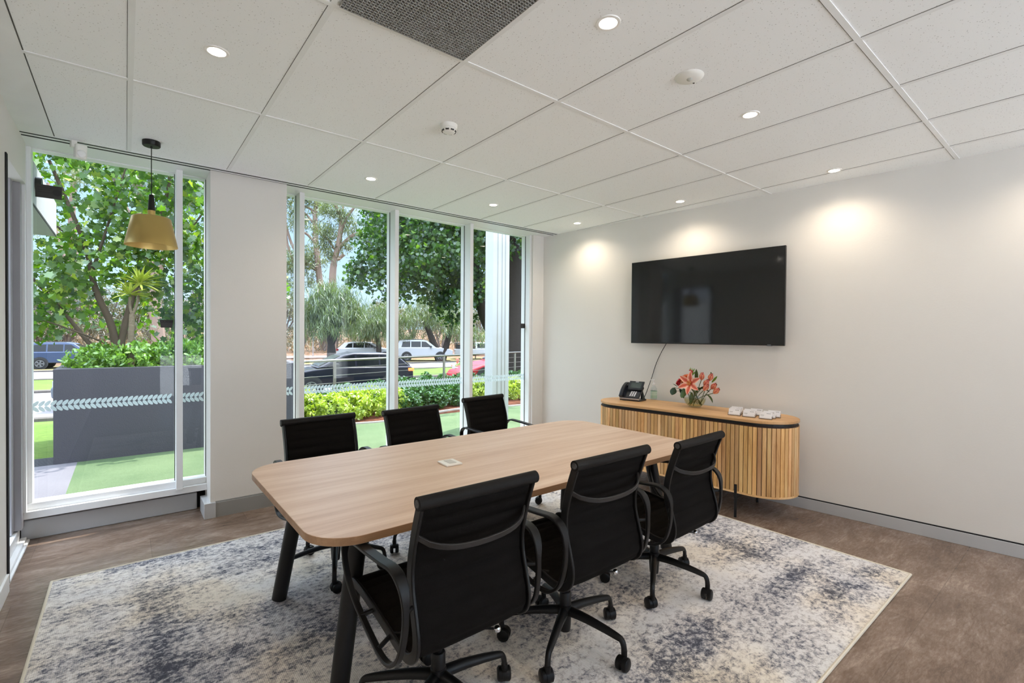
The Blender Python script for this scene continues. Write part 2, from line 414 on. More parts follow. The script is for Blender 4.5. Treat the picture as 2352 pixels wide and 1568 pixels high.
b = MB(); b.box(1.062, 3.98, 4.655, 4.69, 0, .135); struct(b.build('baseboard_window_far', silver, bevel=.006))

b = MB(); b.box(-.60, .512, 4.695, 4.72, 0, .166); b.box(1.062, 3.975, 4.695, 4.72, 0, .166); struct(b.build('trim_2', blackgap))
# door/side glazing jamb sliver at the left
b = MB(); b.box(-.56, -.508, 3.80, 3.84, 0.03, 2.42); b.box(-.72, -.66, 3.85, 3.90, .0, 2.46); b.box(-.72, -.66, 4.45, 4.50, .0, 2.46); b.box(-.72, -.66, 3.90, 4.45, 0, .06); b.box(-.72, -.66, 3.90, 4.45, 2.40, 2.46)
jb = struct(b.build('door_1', blackgap))
b = MB(); b.box(-.64, -.575, 4.42, 4.62, 0.12, 2.42); b.box(-.64, -.54, 4.50, 4.62, .12, 2.42)
b.build('jamb', mat('grey_aluminium', sc(168, 166, 170), .4, metal=.3), jb, bevel=.002)
b = MB(); b.box(-.64, -.56, 3.83, 4.60, 0, .11); b.box(-.56, -.53, 3.86, 4.62, 0, .035); b.box(-.53, -.515, 3.86, 4.62, 0, .018)
b.build('sill', white, jb, bevel=.004)

# windows: mullions, sill, panes
glass = m_glass()
b = MB(); b.box(-.692, -.686, 3.90, 4.45, .06, 2.40); b.build('pane', glass, jb)
gasket = mat('rubber_gasket', (0.012, 0.012, 0.015), .6)
def window(name, x0, x1, mull, jl, jr, zt=ZC+.02):
    f = MB()
    f.box(x0, x1, 4.575, 4.72, .165, .215)                       # sill member
    f.box(x0, x1, 4.61, 4.72, .215, .262)                        # bottom rail
    f.box(x0, x1, 4.63, 4.72, 2.69, 2.76)
    if jl: f.box(x0, x0+jl, 4.56, 4.72, .215, ZC); f.box(x0+jl, x0+jl+.024, 4.615, 4.70, .262, ZC)
    if jr: f.box(x1-jr, x1, 4.56, 4.72, .215, ZC)
    for m in mull: f.box(m-.021, m+.021, 4.52, 4.72, .215, ZC)
    o = struct(f.build(name, white, bevel=.002))
    k = MB()
    xs = [x0+jl]+[q for m in mull for q in (m-.021, m+.021)]+[x1-jr]
    for i in range(0, len(xs), 2):
        a, b_ = xs[i], xs[i+1]
        k.box(b_-.004, b_, 4.640, 4.648, .262, 2.69)
    k.build('gasket', gasket, o)
    gl = MB()
    for i in range(0, len(xs), 2): gl.box(xs[i], xs[i+1], 4.650, 4.656, .255, 2.70)
    gl.build('pane', glass, o)
    return o, xs
window('window_1', -.60, .512, [.325], .075, 0)
_, XS = window('window_2', 1.062, 3.975, [1.227, 2.137, 3.047], 0, .03)

f = MB()      # added full-height glazing behind the viewer, unseen, lets daylight reach the ceiling
for x in (.5, 1.49, 2.48, 3.46, 4.45): f.box(x, x+.05, YB-.12, YB+.02, .06, 2.66)
f.box(.5, 4.5, YB-.12, YB+.02, .06, .11); f.box(.5, 4.5, YB-.12, YB+.02, 2.61, 2.66); wb = struct(f.build('added_back_window', white))
f = MB(); f.box(.55, 4.45, YB-.06, YB-.055, .11, 2.61); f.build('pane', glass, wb)
# leaf-pattern frosted band on the glass
frost = mat('frosted_film', sc(206, 216, 216), .8)
def film(x0, x1):
    k = MB(); n = int((x1-x0)/.0302); 
    for i in range(n):
        cx = x0+.012+i*.0302
        for s in (1, -1):
            # leaf from the middle line leaning outwards
            L, Wd = .047, .0115; ang = math.radians(50)*s; pts = []
            ca, sa = math.cos(ang), math.sin(ang)
            for q in range(12):
                tt = 2*PI*q/12; u = L/2+math.cos(tt)*L/2; v = math.sin(tt)*Wd*(1-.15*math.cos(tt))
                pts.append((cx-.014+u*ca-v*sa, .918+.0015*s+u*sa+v*ca))
            k.add([(p, 4.6492, z) for p, z in pts]+[(p, 4.6498, z) for p, z in pts],
                  [tuple(range(12)), tuple(range(12, 24))[::-1]]+[(j, (j+1) % 12, 12+(j+1) % 12, 12+j) for j in range(12)])
    return k
def m_film():
    m = bpy.data.materials.new('frosted_film_leaf'); m.use_nodes = True; t = m.node_tree; t.nodes.clear()
    o = t.nodes.new('ShaderNodeOutputMaterial'); tr = t.nodes.new('ShaderNodeBsdfTransparent'); d = t.nodes.new('ShaderNodeBsdfDiffuse'); tl = t.nodes.new('ShaderNodeBsdfTranslucent')
    d.inputs[0].default_value = (.80, .88, .90, 1); tl.inputs[0].default_value = (.78, .86, .88, 1)
    a = t.nodes.new('ShaderNodeMixShader'); a.inputs[0].default_value = .5; t.links.new(d.outputs[0], a.inputs[1]); t.links.new(tl.outputs[0], a.inputs[2])
    b = t.nodes.new('ShaderNodeMixShader'); b.inputs[0].default_value = .85; t.links.new(tr.outputs[0], b.inputs[1]); t.links.new(a.outputs[0], b.inputs[2])
    t.links.new(b.outputs[0], o.inputs[0]); return m
fm = m_film()
for (a, b_, lab) in ((-.50, .304, 'frosted leaf band across the wide pane behind the brass pendant'), (.346, .512, 'short frosted leaf band on the narrow pane beside the column'),
                (1.062, 1.206, 'short frosted leaf band on the narrow pane right of the column'), (1.248, 2.116, 'frosted leaf band on the pane behind the first two far chairs'),
                (2.158, 3.026, 'frosted leaf band on the pane in front of the white wagon'), (3.068, 3.945, 'frosted leaf band on the pane in front of the white post')):
    tag(film(a, b_).build('window_decal', fm), lab, 'window decal', 'frosted leaf bands on the glass')

# security stickers on the glass
def sticker(x0, x1, z0, z1, label, taper=0.0, txt=None):
    r = empty('window_sticker', ((x0+x1)/2, 4.648, (z0+z1)/2)); tag(r, label, 'sticker', 'dark stickers on the glass')
    hx, hz = (x1-x0)/2, (z1-z0)/2
    k = MB(); k.add([(-hx+taper, -.0008, -hz), (hx-taper, -.0008, -hz), (hx, -.0008, hz), (-hx, -.0008, hz), (-hx+taper, .0008, -hz), (hx-taper, .0008, -hz), (hx, .0008, hz), (-hx, .0008, hz)],
          [(0, 1, 2, 3), (7, 6, 5, 4), (0, 4, 5, 1), (1, 5, 6, 2), (2, 6, 7, 3), (3, 7, 4, 0)])
    k.build('film', mat('sticker_back', sc(52, 48, 46), .6), r)
    k = MB()
    if txt:
        pass
    else:
        for i in range(3): k.box(-hx*.82, hx*.25, -.0014, -.0008, hz*(.5-.35*i), hz*(.6-.35*i))
        k.lathe([(.0001, 0), (hz*.5, 0), (hz*.5, .0005), (.0001, .0005)], 20, (hx*.62, -.0009, 0), None, Matrix.Rotation(PI/2, 4, 'X'))
        k.build('printed_mark', mat('sticker_print', sc(30, 28, 27), .6), r)
    if txt:
        cu = bpy.data.curves.new('lettering', 'FONT'); cu.body = txt; cu.size = hz*.85; cu.align_x = 'CENTER'; cu.extrude = .0003; cu.offset = .0006
        cu.materials.append(mat('sticker_letters', sc(12, 12, 12), .6))
        t0_ = bpy.data.objects.new('lettering_curve', cu); COL.objects.link(t0_)
        me = bpy.data.meshes.new_from_object(t0_.evaluated_get(bpy.context.evaluated_depsgraph_get())); bpy.data.objects.remove(t0_)
        t = bpy.data.objects.new('lettering', me); COL.objects.link(t); t.parent = r
        t.location = (0, -.0012, hz*.30); t.rotation_euler = (PI/2, 0, 0); t.scale = (-1, 1, 1)
    return r
sticker(-.484, -.350, 2.368, 2.459, 'large dark rectangular sticker high on the left pane')
sticker(.206, .294, 1.478, 1.539, 'small dark tapered sticker with mirrored lettering on the left pane', .008, 'BESCO')
sticker(3.875, 3.945, 1.53, 1.59, 'small dark sticker at the edge of the last pane by the corner')

# ================================================================== RUG
rug = MB(); rug.box(-2.015, 2.015, -1.515, 1.515, 0, .009)
r = rug.build('rug', m_rug(), loc=(1.687, 2.252, 0.0)); tag(r, 'large distressed cream and grey-blue rug under the meeting table', 'rug')
rb = MB(); e_ = .012
for p in ([(-2.02, -1.52), (2.02, -1.52)], [(2.02, -1.52), (2.02, 1.52)], [(2.02, 1.52), (-2.02, 1.52)], [(-2.02, 1.52), (-2.02, -1.52)]):
    rb.tube([(*p[0], .006), (*p[1], .006)], .0075, 8)
bo = rb.build('bound_edge', mat('rug_binding', sc(214, 206, 190), .9), r, smooth=True); bo['label'] = 'cream bound edge'

# ================================================================== TABLE
TX0, TX1, TY0, TY1, TZ = .487, 2.93, 1.612, 2.812, .740
tb = empty('meeting_table', ((TX0+TX1)/2, (TY0+TY1)/2, 0)); tag(tb, 'large pale wood meeting table with rounded corners and black legs', 'table')
hx, hy, R_ = (TX1-TX0)/2, (TY1-TY0)/2, .17; poly = []
for (sx, sy, a0) in ((1, 1, 0), (-1, 1, 90), (-1, -1, 180), (1, -1, 270)):
    for k in range(13):
        a = math.radians(a0+90*k/12); poly.append((sx*(hx-R_)+math.cos(a)*R_, sy*(hy-R_)+math.sin(a)*R_))
def m_table():
    m, t, b = new_mat('pale_oak_laminate'); o = texc(t)
    v = mapping(t, o, (0.3, 5, 1)); n1 = noise(t, v, 2.4, 6, .6, .4); n2 = noise(t, mapping(t, o, (.9, 26, 1)), 7, 5, .7)
    w2 = noise(t, mapping(t, o, (.12, 7, 1), loc=(4, 3, 0)), 3.0, 2)
    f = mathn(t, 'ADD', mathn(t, 'ADD', mathn(t, 'MULTIPLY', n1, .45), mathn(t, 'MULTIPLY', n2, .25)), mathn(t, 'MULTIPLY', w2, .3))
    r = ramp(t, [(.36, sc(188, 156, 132)), (.47, sc(207, 179, 157)), (.55, sc(216, 191, 171)), (.66, sc(228, 207, 189))]); t.links.new(f, r.inputs[0])
    t.links.new(r.outputs[0], b.inputs['Base Color']); b.inputs['Roughness'].default_value = .38; b.inputs['Specular IOR Level'].default_value = .45
    return m
k = MB(); k.prism(poly, TZ-.030, TZ); k.build('tabletop', m_table(), tb, bevel=.0015)
k = MB()
pe = [(x*1.0004, y*1.0008) for x, y in poly]
k.prism(pe, TZ-.0285, TZ-.0015)
k.build('edge_band', m_wood('oak_edge', [(.3, sc(150, 112, 80)), (.7, sc(192, 154, 118))], .45), tb)
CX, CY = (TX0+TX1)/2, (TY0+TY1)/2
for (bx, by, tx, ty) in ((.640, 2.775, .745, 2.70), (.640, 1.86, .745, 1.90), (2.80, 2.775, 2.76, 2.70), (2.845, 1.855, 2.665, 1.88)):
    k = MB(); k.tube([(bx-CX, by-CY, .016), (tx-CX, ty-CY, TZ-.032)], [.037, .0385], 24)
    lg = k.build('leg', blackmet, tb, smooth=True)
    k = MB(); k.tube([(bx-CX, by-CY, .009), (bx-CX, by-CY, .017)], .026, 16); q = k.build('glide', mat('clear_glide', sc(190, 190, 190), .3), lg, smooth=True)
k = MB()
for y in (-.42, .42): k.box(-hx+.35, hx-.35, y-.02, y+.02, TZ-.06, TZ-.0305)
for x in (-hx+.3, hx-.3): k.box(x-.02, x+.02, -.46, .55, TZ-.06, TZ-.0305)
k.build('underframe', blackmet, tb)

# power box on the table
pb = empty('table_power_cover', (1.366, 2.226, TZ), math.radians(-3)); tag(pb, 'small square white flip-up cover box on the meeting table', 'power cover')
k = MB(); k.box(-.048, .048, -.055, .055, 0, .011); k.build('cover', mat('white_plastic', sc(235, 233, 228), .35), pb, bevel=.004)
k = MB(); k.box(-.020, .022, -.035, .035, .0112, .0130); k.build('flap', mat('grey_plastic', sc(196, 192, 186), .4), pb, bevel=.001)

# ================================================================== CHAIRS
def m_mesh():
    m, t, b = new_mat('black_ribbed_fabric'); o = texc(t)
    w = t.nodes.new('ShaderNodeTexWave'); w.inputs['Scale'].default_value = 120; w.bands_direction = 'X'; t.links.new(o, w.inputs['Vector'])
    n = noise(t, o, 300, 2)
    r = ramp(t, [(.2, (.003, .0027, .0025)), (.9, (.009, .0076, .0066))]); t.links.new(n, r.inputs[0]); t.links.new(r.outputs[0], b.inputs['Base Color'])
    b.inputs['Roughness'].default_value = .8; b.inputs['Specular IOR Level'].default_value = .12
    bumpn(t, b, w.outputs['Fac'], .3, .001); return m
fabric = m_mesh(); roller = mat('black_vinyl_roll', (.009, .008, .0075), .6, spec=.25, noise=(30, .1))
frame_m = mat('chair_black_metal', (.006, .006, .0065), .38, spec=.35); chrome = mat('chrome_ball', sc(225, 225, 228), .06, metal=1.0)
plastic = mat('black_caster_plastic', (.005, .005, .0055), .45, spec=.3)
capm = mat('roll_end_cap', (.05, .05, .052), .4)
def make_chair(dz):
    root = empty('office_chair')
    prof = [(.287, .450), (.255, .461), (.16, .456), (.04, .438), (-.07, .418), (-.145, .404), (-.200, .407), (-.240, .438), (-.250, .49), (-.234, .56), (-.214, .635), (-.212, .71), (-.236, .81), (-.268, .902)]
    P = [(0, y, z+dz) for y, z in prof]; cp = catmull(P, 8)
    # split seat / back at the lowest rear corner
    for nm, seg in (('seat', cp[2:50]), ('backrest', cp[49:])):
        L = [0]
        for i in range(1, len(seg)): L.append(L[-1]+(seg[i]-seg[i-1]).length)
        n = max(3, int(round(L[-1]/.052))); ns = n*6; pts = []; th = []
        for q in range(ns+1):
            d = L[-1]*q/ns; j = max(i for i in range(len(L)) if L[i] <= d+1e-9); j = min(j, len(seg)-2)
            f = (d-L[j])/(L[j+1]-L[j]); pts.append(seg[j].lerp(seg[j+1], min(1, f)))
            th.append(.011+.013*abs(math.sin(PI*q/6)))
        k = MB(); vs = []; fs = []; W_ = .212
        nx = 6
        for i, p in enumerate(pts):
            a_, b_ = pts[max(i-1, 0)], pts[min(i+1, len(pts)-1)]; nn = Vector((1, 0, 0)).cross((b_-a_).normalized())
            row = []
            for j in range(nx+1):
                x = -W_+2*W_*j/nx; e = 1-(abs(x)/W_)**6*.45
                row.append(p+Vector((x, 0, 0))+nn*th[i]/2*e)
            for j in range(nx, -1, -1):
                x = -W_+2*W_*j/nx; e = 1-(abs(x)/W_)**6*.45
                row.append(p+Vector((x, 0, 0))-nn*th[i]/2*e)
            vs += row
        m = 2*(nx+1)
        for i in range(len(pts)-1): fs += [(i*m+q, i*m+(q+1) % m, (i+1)*m+(q+1) % m, (i+1)*m+q) for q in range(m)]
        fs += [tuple(range(m))[::-1], tuple((len(pts)-1)*m+q for q in range(m))]
        k.add(vs, fs); k.build(nm, fabric, root, smooth=True, auto=1.2)
    for s in (-1, 1):
        k = MB(); k.ribbon([p+Vector((s*.223, 0, 0)) for p in cp], (1, 0, 0), .013, .034); k.build('side_rail', frame_m, root, smooth=True)
    # rolls at the top of the back and the front of the seat
    k = MB(); k.tube([(-.236, -.275, .918+dz), (.236, -.275, .918+dz)], .0215, 18)
    ro = k.build('top_roll', roller, root, smooth=True)
    for s in (-1, 1):
        k = MB(); k.lathe([(.0001, .2392), (.004, .2392), (.005, .2380), (.0115, .2388), (.0128, .236), (.0001, .236)], 20, (0, -.275, .918+dz), None, Matrix.Rotation(s*PI/2, 4, 'Y')); k.build('end_cap', capm, ro, smooth=True)
    k = MB(); k.tube([(-.234, .291, .440+dz), (.234, .291, .440+dz)], .0205, 18); k.build('front_roll', roller, root, smooth=True)
    # curved back brace
    pts = []
    for i in range(17):
        u = -1+2*i/16; pts.append((u*.214, -.240-.055*(1-u**4), .800-.045*(1-u**2)**.6+dz))
    k = MB(); k.ribbon(pts, (0, -.15, 1), .020, .009); k.build('back_brace', mat('brace_metal', (.045, .043, .042), .38, metal=.5), root, smooth=True)
    # arms
    lp = [(.185, .668), (.212, .640), (.214, .585), (.186, .515), (.130, .458), (.06, .425), (-.03, .402), (-.11, .392), (-.180, .400), (-.232, .440), (-.256, .51), (-.262, .59), (-.252, .665), (-.205, .704), (-.12, .702), (0, .692), (.10, .681)]
    for s in (-1, 1):
        path = catmull([(s*(.272+.006*math.sin(i)), y, z+dz) for i, (y, z) in enumerate(lp)], 5, True)
        wid = [.022+.016*max(0, min(1, (p.z-dz-.60)/.08)) for p in path]
        k = MB(); k.ribbon(path, (1, 0, 0), wid, .013, True); ar = k.build('armrest', frame_m, root, smooth=True)
        for a_, b_, r_ in (((.224, -.228, .585), (.270, -.256, .585), .007), ((.224, -.07, .418), (.270, -.08, .397), .008), ((.224, .07, .440), (.270, .08, .432), .008)):
            k = MB(); k.tube([(s*a_[0], a_[1], a_[2]+dz), (s*b_[0], b_[1], b_[2]+dz)], r_, 8); k.build('bracket', frame_m, ar, smooth=True)
    # mechanism
    k = MB(); k.box(-.055, .055, -.10, .085, .335+dz, .382+dz)
    for s in (-1, 1):
        for y in (-.085, .06): k.tube([(s*.03, y*.8, .372+dz), (s*.20, y, .415+dz), (s*.222, y, .428+dz)], [.016, .012, .009], 8)
    k.build('tilt_mechanism', frame_m, root, bevel=.006)
    k = MB(); k.tube([(.03, -.085, .362+dz), (.08, -.125, .354+dz), (.135, -.165, .350+dz)], .0045, 8); lv = k.build('tilt_lever', frame_m, root, smooth=True)
    k = MB(); k.ball((.146, -.173, .349+dz), .0135, 16); q = k.build('knob', chrome, lv, smooth=True); q['label'] = 'chrome ball knob'
    # lift
    k = MB(); k.tube([(0, 0, .20), (0, 0, .345+dz)], .0145, 16); k.build('gas_lift', frame_m, root, smooth=True)
    k = MB(); k.lathe([(.0001, .055), (.024, .055), (.026, .07), (.029, .12), (.030, .175), (.027, .178), (.0265, .232), (.0235, .236), (.0001, .236)], 24); k.build('hub', frame_m, root, smooth=True)
    for q in range(5):
        a = math.radians(-5+72*q); ca, sa = math.cos(a), math.sin(a)
        P3 = [(.02, .150), (.10, .148), (.19, .138), (.262, .126), (.284, .118), (.294, .098), (.297, .072)]
        pts = catmull([(r_*ca, r_*sa, z) for r_, z in P3], 4)
        nn = len(pts); rad = [(.023-.010*min(1, i/(nn*.6)), .016-.005*min(1, i/(nn*.6))) for i in range(nn)]
        k = MB(); k.tube(pts, [(max(r_[0], .0125), max(r_[1], .011)) for r_ in rad], 10); lg = k.build('leg', frame_m, root, smooth=True)
        # caster
        k = MB(); sw = a+1.1+q*.9; dx, dy = math.cos(sw), math.sin(sw)
        cx, cy = .297*ca+dx*.012, .297*sa+dy*.012
        mt = Matrix.Translation((cx, cy, .029)) @ Matrix.Rotation(sw, 4, 'Z')
        k.tube([(.297*ca, .297*sa, .045), (.297*ca, .297*sa, .078)], .013, 12)
        for s in (-1, 1):
            prof_ = [(.0001, s*.006), (.0285, s*.006), (.029, s*.014), (.028, s*.023), (.021, s*.028), (.0001, s*.028)]
            k.lathe(prof_, 22, (0, 0, 0), None, mt @ Matrix.Rotation(PI/2, 4, 'X'))
        hood = [(.0315*math.cos(math.radians(v)), .0315*math.sin(math.radians(v))) for v in range(25, 206, 18)]
        hood += [(x*.5, z*.5) for x, z in hood[::-1]]
        k.prism(hood, -.0062, .0062, None, mt @ Matrix.Rotation(PI/2, 4, 'X'))
        k.build('caster', plastic, lg, smooth=True)
    return root
high = make_chair(0.0); low = make_chair(-.045)
RUGZ = .0105
spots = [(high, .915, 1.565, 0, 'black ribbed office chair nearest the viewer, its back over the near table corner'),
         (high, 1.597, 1.573, 0, 'black office chair in the middle of the near side of the table'),
         (low, 2.395, 1.640, 2, 'black office chair on the near side of the table, closest to the sideboard'),
         (low, .995, 2.935, 183, 'black office chair across the table, in front of the wall column'),
         (low, 1.668, 2.93, 187, 'black office chair across the table, middle of the window side'),
         (low, 2.49, 3.17, 188, 'black office chair across the table, nearest the white outdoor post')]
used = set()
for proto, x, y, rz, lab in spots:
    o = proto if proto.name not in used else copy_tree(proto)
    used.add(proto.name)
    o.location = (x, y, RUGZ); o.rotation_euler = (0, 0, math.radians(rz))
    tag(o, lab, 'chair', 'black office chairs around the table')

# ================================================================== SIDEBOARD
SB_S0, SB_S1, SB_D, SB_H = 1.085, 2.885, .360, .268
SBC = (SB_S0+SB_S1)/2; SBL = (SB_S1-SB_S0)/2
sb = empty('sideboard', tvp(SBC, SB_D, .0), TVROT); tag(sb, 'slatted light wood sideboard with rounded ends under the television', 'sideboard')
def stadium(L, H, n=20):
    p = []
    for k in range(n+1): a = PI*k/n; p.append((H*math.cos(a), (L-H)+H*math.sin(a)))
    for k in range(n+1): a = PI+PI*k/n; p.append((H*math.cos(a), -(L-H)+H*math.sin(a)))
    return p
ZT = .790
mango = [(.30, sc(176, 124, 74)), (.46, sc(216, 168, 112)), (.56, sc(230, 188, 134)), (.72, sc(244, 210, 160))]
k = MB(); k.prism(stadium(SBL, SB_H), ZT-.022, ZT); k.build('top', m_wood('sideboard_top_wood', [(.3, sc(176, 128, 82)), (.5, sc(205, 160, 110)), (.7, sc(220, 180, 132))], .42, axis='Y'), sb, bevel=.004)
k = MB(); k.prism(stadium(SBL-.018, SB_H-.018), ZT-.044, ZT-.022); q = k.build('recess_band', mat('black_band', (.012, .012, .013), .5), sb); q['label'] = 'black recessed band under the top'
k = MB(); k.prism(stadium(SBL-.006, SB_H-.006), ZT-.052, ZT-.044); k.prism(stadium(SBL-.012, SB_H-.012), .205, ZT-.052); k.build('carcass', m_wood('carcass_wood', [(.3, sc(44, 24, 14)), (.7, sc(66, 38, 22))], .5, axis='Z'), sb)
k = MB(); k.prism(stadium(SBL, SB_H), .192, .207); k.build('bottom_board', m_wood('bottom_wood', mango, .5, axis='Y'), sb, bevel=.002)
sl = MB(); pth = stadium(SBL, SB_H, 60); per = [0]; PP = [Vector((x, y, 0)) for x, y in pth]; PP.append(PP[0])
for i in range(1, len(PP)): per.append(per[-1]+(PP[i]-PP[i-1]).length)
N = int(per[-1]/.0335); pitch = per[-1]/N; rs = random.Random(3)
def onper(d):
    d %= per[-1]
    for i in range(len(per)-1):
        if per[i+1] >= d: return PP[i].lerp(PP[i+1], (d-per[i])/(per[i+1]-per[i]))
for i in range(N):
    a, b_ = onper(i*pitch+.0026), onper((i+1)*pitch-.0026); t_ = (b_-a).normalized(); nn = Vector((t_.y, -t_.x, 0))
    if nn.dot(a) < 0: nn = -nn
    v = rs.choice([.70, .84, 1.0, 1.08, 1.18, .78, .95]); col = (v*1.0, v*rs.uniform(.94, 1.02), v*rs.uniform(.82, 1.02))
    q = [a-nn*.013, b_-nn*.013, b_-nn*.0015, a-nn*.0015]; off = nn*0
    zz = (.2075, ZT-.0525)
    sl.add([(p+off).to_tuple()[:2]+(z,) for z in zz for p in q], [(0, 3, 2, 1), (4, 5, 6, 7), (0, 1, 5, 4), (1, 2, 6, 5), (2, 3, 7, 6), (3, 0, 4, 7)], col)
sl.build('slatted_front', m_wood('slat_wood', mango, .5, axis='Z', tone=True), sb, bevel=.0015, attr='tone')
for s in (-1, 1):
    y = s*(SBC-1.458)
    k = MB(); k.box(-.275, .235, y-.010, y+.010, .150, .190); fr = k.build('leg_frame', blackmet, sb)
    for x in (-.268, .232):
        k = MB(); k.tube([(x, y, 0), (x, y, .19 if x > 0 else .262)], .0105, 16); k.build('leg', blackmet, fr, smooth=True)

# ---- telephone
ph = empty('desk_phone', tvp(2.60, .285, ZT), TVROT-PI/2+.12)   # local -y faces the room
ph.scale = (1.13,)*3; tag(ph, 'black desk telephone with tilted screen on the sideboard', 'telephone')
pm = mat('phone_black', (.012, .014, .022), .32); pk = mat('phone_key', sc(225, 225, 232), .4)
k = MB(); k.prism([(-.095, -.075), (.095, -.075), (.10, .06), (-.10, .06)], 0, .014); k.build('foot', pm, ph, bevel=.004)
tilt = Matrix.Translation((0, -.072, .016)) @ Matrix.Rotation(math.radians(38), 4, 'X')
k = MB(); k.box(-.095, .085, 0, .15, 0, .020, tilt); body = k.build('body', pm, ph, bevel=.004)
k = MB(); k.box(-.095, .088, -.006, .002, -.002, .012, tilt); k.build('front_trim', mat('phone_trim', sc(205, 210, 222), .2, metal=.6), ph, bevel=.002)
k = MB()
for s in (-1, 1): k.add([(s*.07-.008, .02, .012), (s*.07+.008, .02, .012), (s*.07+.008, .085, .004), (s*.07-.008, .085, .004), (s*.07-.006, .030, .095), (s*.07+.006, .030, .095)], [(0, 1, 2, 3), (0, 3, 4), (1, 5, 2), (3, 2, 5, 4), (0, 4, 5, 1)])
k.build('stand', pm, ph)
t2 = tilt @ Matrix.Translation((.028, .088, .026)) @ Matrix.Rotation(math.radians(14), 4, 'X')
k = MB(); k.box(-.072, .066, 0, .092, 0, .012, t2); scn = k.build('display_housing', pm, ph, bevel=.003)
k = MB(); k.box(-.050, .048, .018, .076, .0122, .0130, t2); k.build('screen', mat('phone_screen', sc(70, 80, 80), .15, spec=.6), scn)
k = MB(); k.box(-.014, .014, .081, .086, .0122, .0128, t2); k.build('printed_mark', pk, scn)
for r_ in range(4):
    for c_ in range(3):
        k = MB(); k.box(-.006+c_*.020, .007+c_*.020, .018+r_*.0165, .029+r_*.0165, .020, .0226, tilt); k.build('key', pk, body, bevel=.001)
for r_ in range(4):
    for c_ in range(2):
        k = MB(); k.box(.056+c_*.013, .064+c_*.013, .018+r_*.0165, .026+r_*.0165, .020, .0222, tilt); k.build('function_key', mat('phone_fn_key', sc(70, 74, 84), .4), body)
hp = catmull([(-.078, 0.0, .030), (-.078, .05, .046), (-.078, .10, .050), (-.078, .15, .040), (-.078, .178, .024)], 6)
k = MB(); k.ribbon([tilt @ p for p in hp], (1, 0, 0), [.036]*len(hp), [.022]*len(hp))
k.box(-.096, -.060, -.004, .034, .020, .040, tilt); k.box(-.096, -.060, .140, .182, .012, .034, tilt)
k.build('handset', pm, ph, smooth=True, bevel=.003)

# ---- hand sanitiser bottle
bt = empty('pump_bottle', tvp(2.475, .095, ZT), TVROT-PI/2); tag(bt, 'clear pump bottle with pale green label beside the telephone', 'bottle')
def m_clear(name, tint, ior=1.45, rough=0.0):
    m, t, b = new_mat(name); b.inputs['Base Color'].default_value = (*tint, 1); b.inputs['Roughness'].default_value = rough
    b.inputs['Transmission Weight'].default_value = 1; b.inputs['IOR'].default_value = ior; return m
thin = m_glass('thin_clear_plastic', (.93, .95, .95), .10)
k = MB(); k.lathe([(.0001, 0), (.029, 0), (.032, .004), (.0325, .10), (.030, .118), (.014, .140), (.013, .152), (.0001, .152)], 28); k.build('bottle', thin, bt, smooth=True)
k = MB(); k.lathe([(.0329, .018), (.0331, .018), (.0331, .092), (.0329, .092)], 28); lb = k.build('label', mat('green_label', sc(170, 205, 188), .6), bt, smooth=True)
k = MB()
for z in (.078, .070, .058, .050): k.lathe([(.0332, z), (.0334, z), (.0334, z+.003), (.0332, z+.003)], 28)
k.build('lettering', mat('label_lines', sc(225, 238, 230), .6), lb)
k = MB(); k.lathe([(.0001, .150), (.0145, .150), (.0145, .168), (.006, .172), (.0045, .196), (.009, .199), (.009, .207), (.0001, .207)], 20); k.box(-.034, .004, -.006, .006, .198, .206); k.build('pump', mat('white_pump', sc(232, 233, 236), .35), bt, smooth=True)

# ---- flowers in the vase
VP = tvp(1.965, .265, ZT)
va = empty('glass_vase', VP); tag(va, 'round clear glass vase half full of water on the sideboard', 'vase')
vr = .070; cz = .062
pf = [(.0001, .003)]+[(vr*math.sin(a), cz-vr*math.cos(a)) for a in [PI*(.16+.66*i/18) for i in range(19)]]
vgl = m_glass('vase_glass', (.95, .97, .96), .07)
k = MB(); k.lathe(pf, 36); k.build('bowl', vgl, va, smooth=True)
wl = [(.0001, .006)]+[((vr-.003)*math.sin(a), cz-(vr-.003)*math.cos(a)) for a in [PI*(.17+.30*i/8) for i in range(9)]]+[(.0001, cz-(vr-.003)*math.cos(PI*.47))]
k = MB(); k.lathe(wl, 36); k.build('water', m_glass('vase_water', (.86, .84, .66), .04), va, smooth=True)
RX = TVT*-1.0     # towards the right of the picture along the wall
FX = TVN*-1.0     # towards the room
def vpos(a, h, f=0.0): return VP+RX*a+FX*f+Vector((0, 0, h))
stemm = mat('flower_stem', sc(70, 92, 40), .6); leafg = mat('flower_leaf', sc(62, 84, 34), .5, noise=(40, .2)); leafd = mat('dark_ivy_leaf', sc(40, 62, 40), .45, noise=(40, .2))
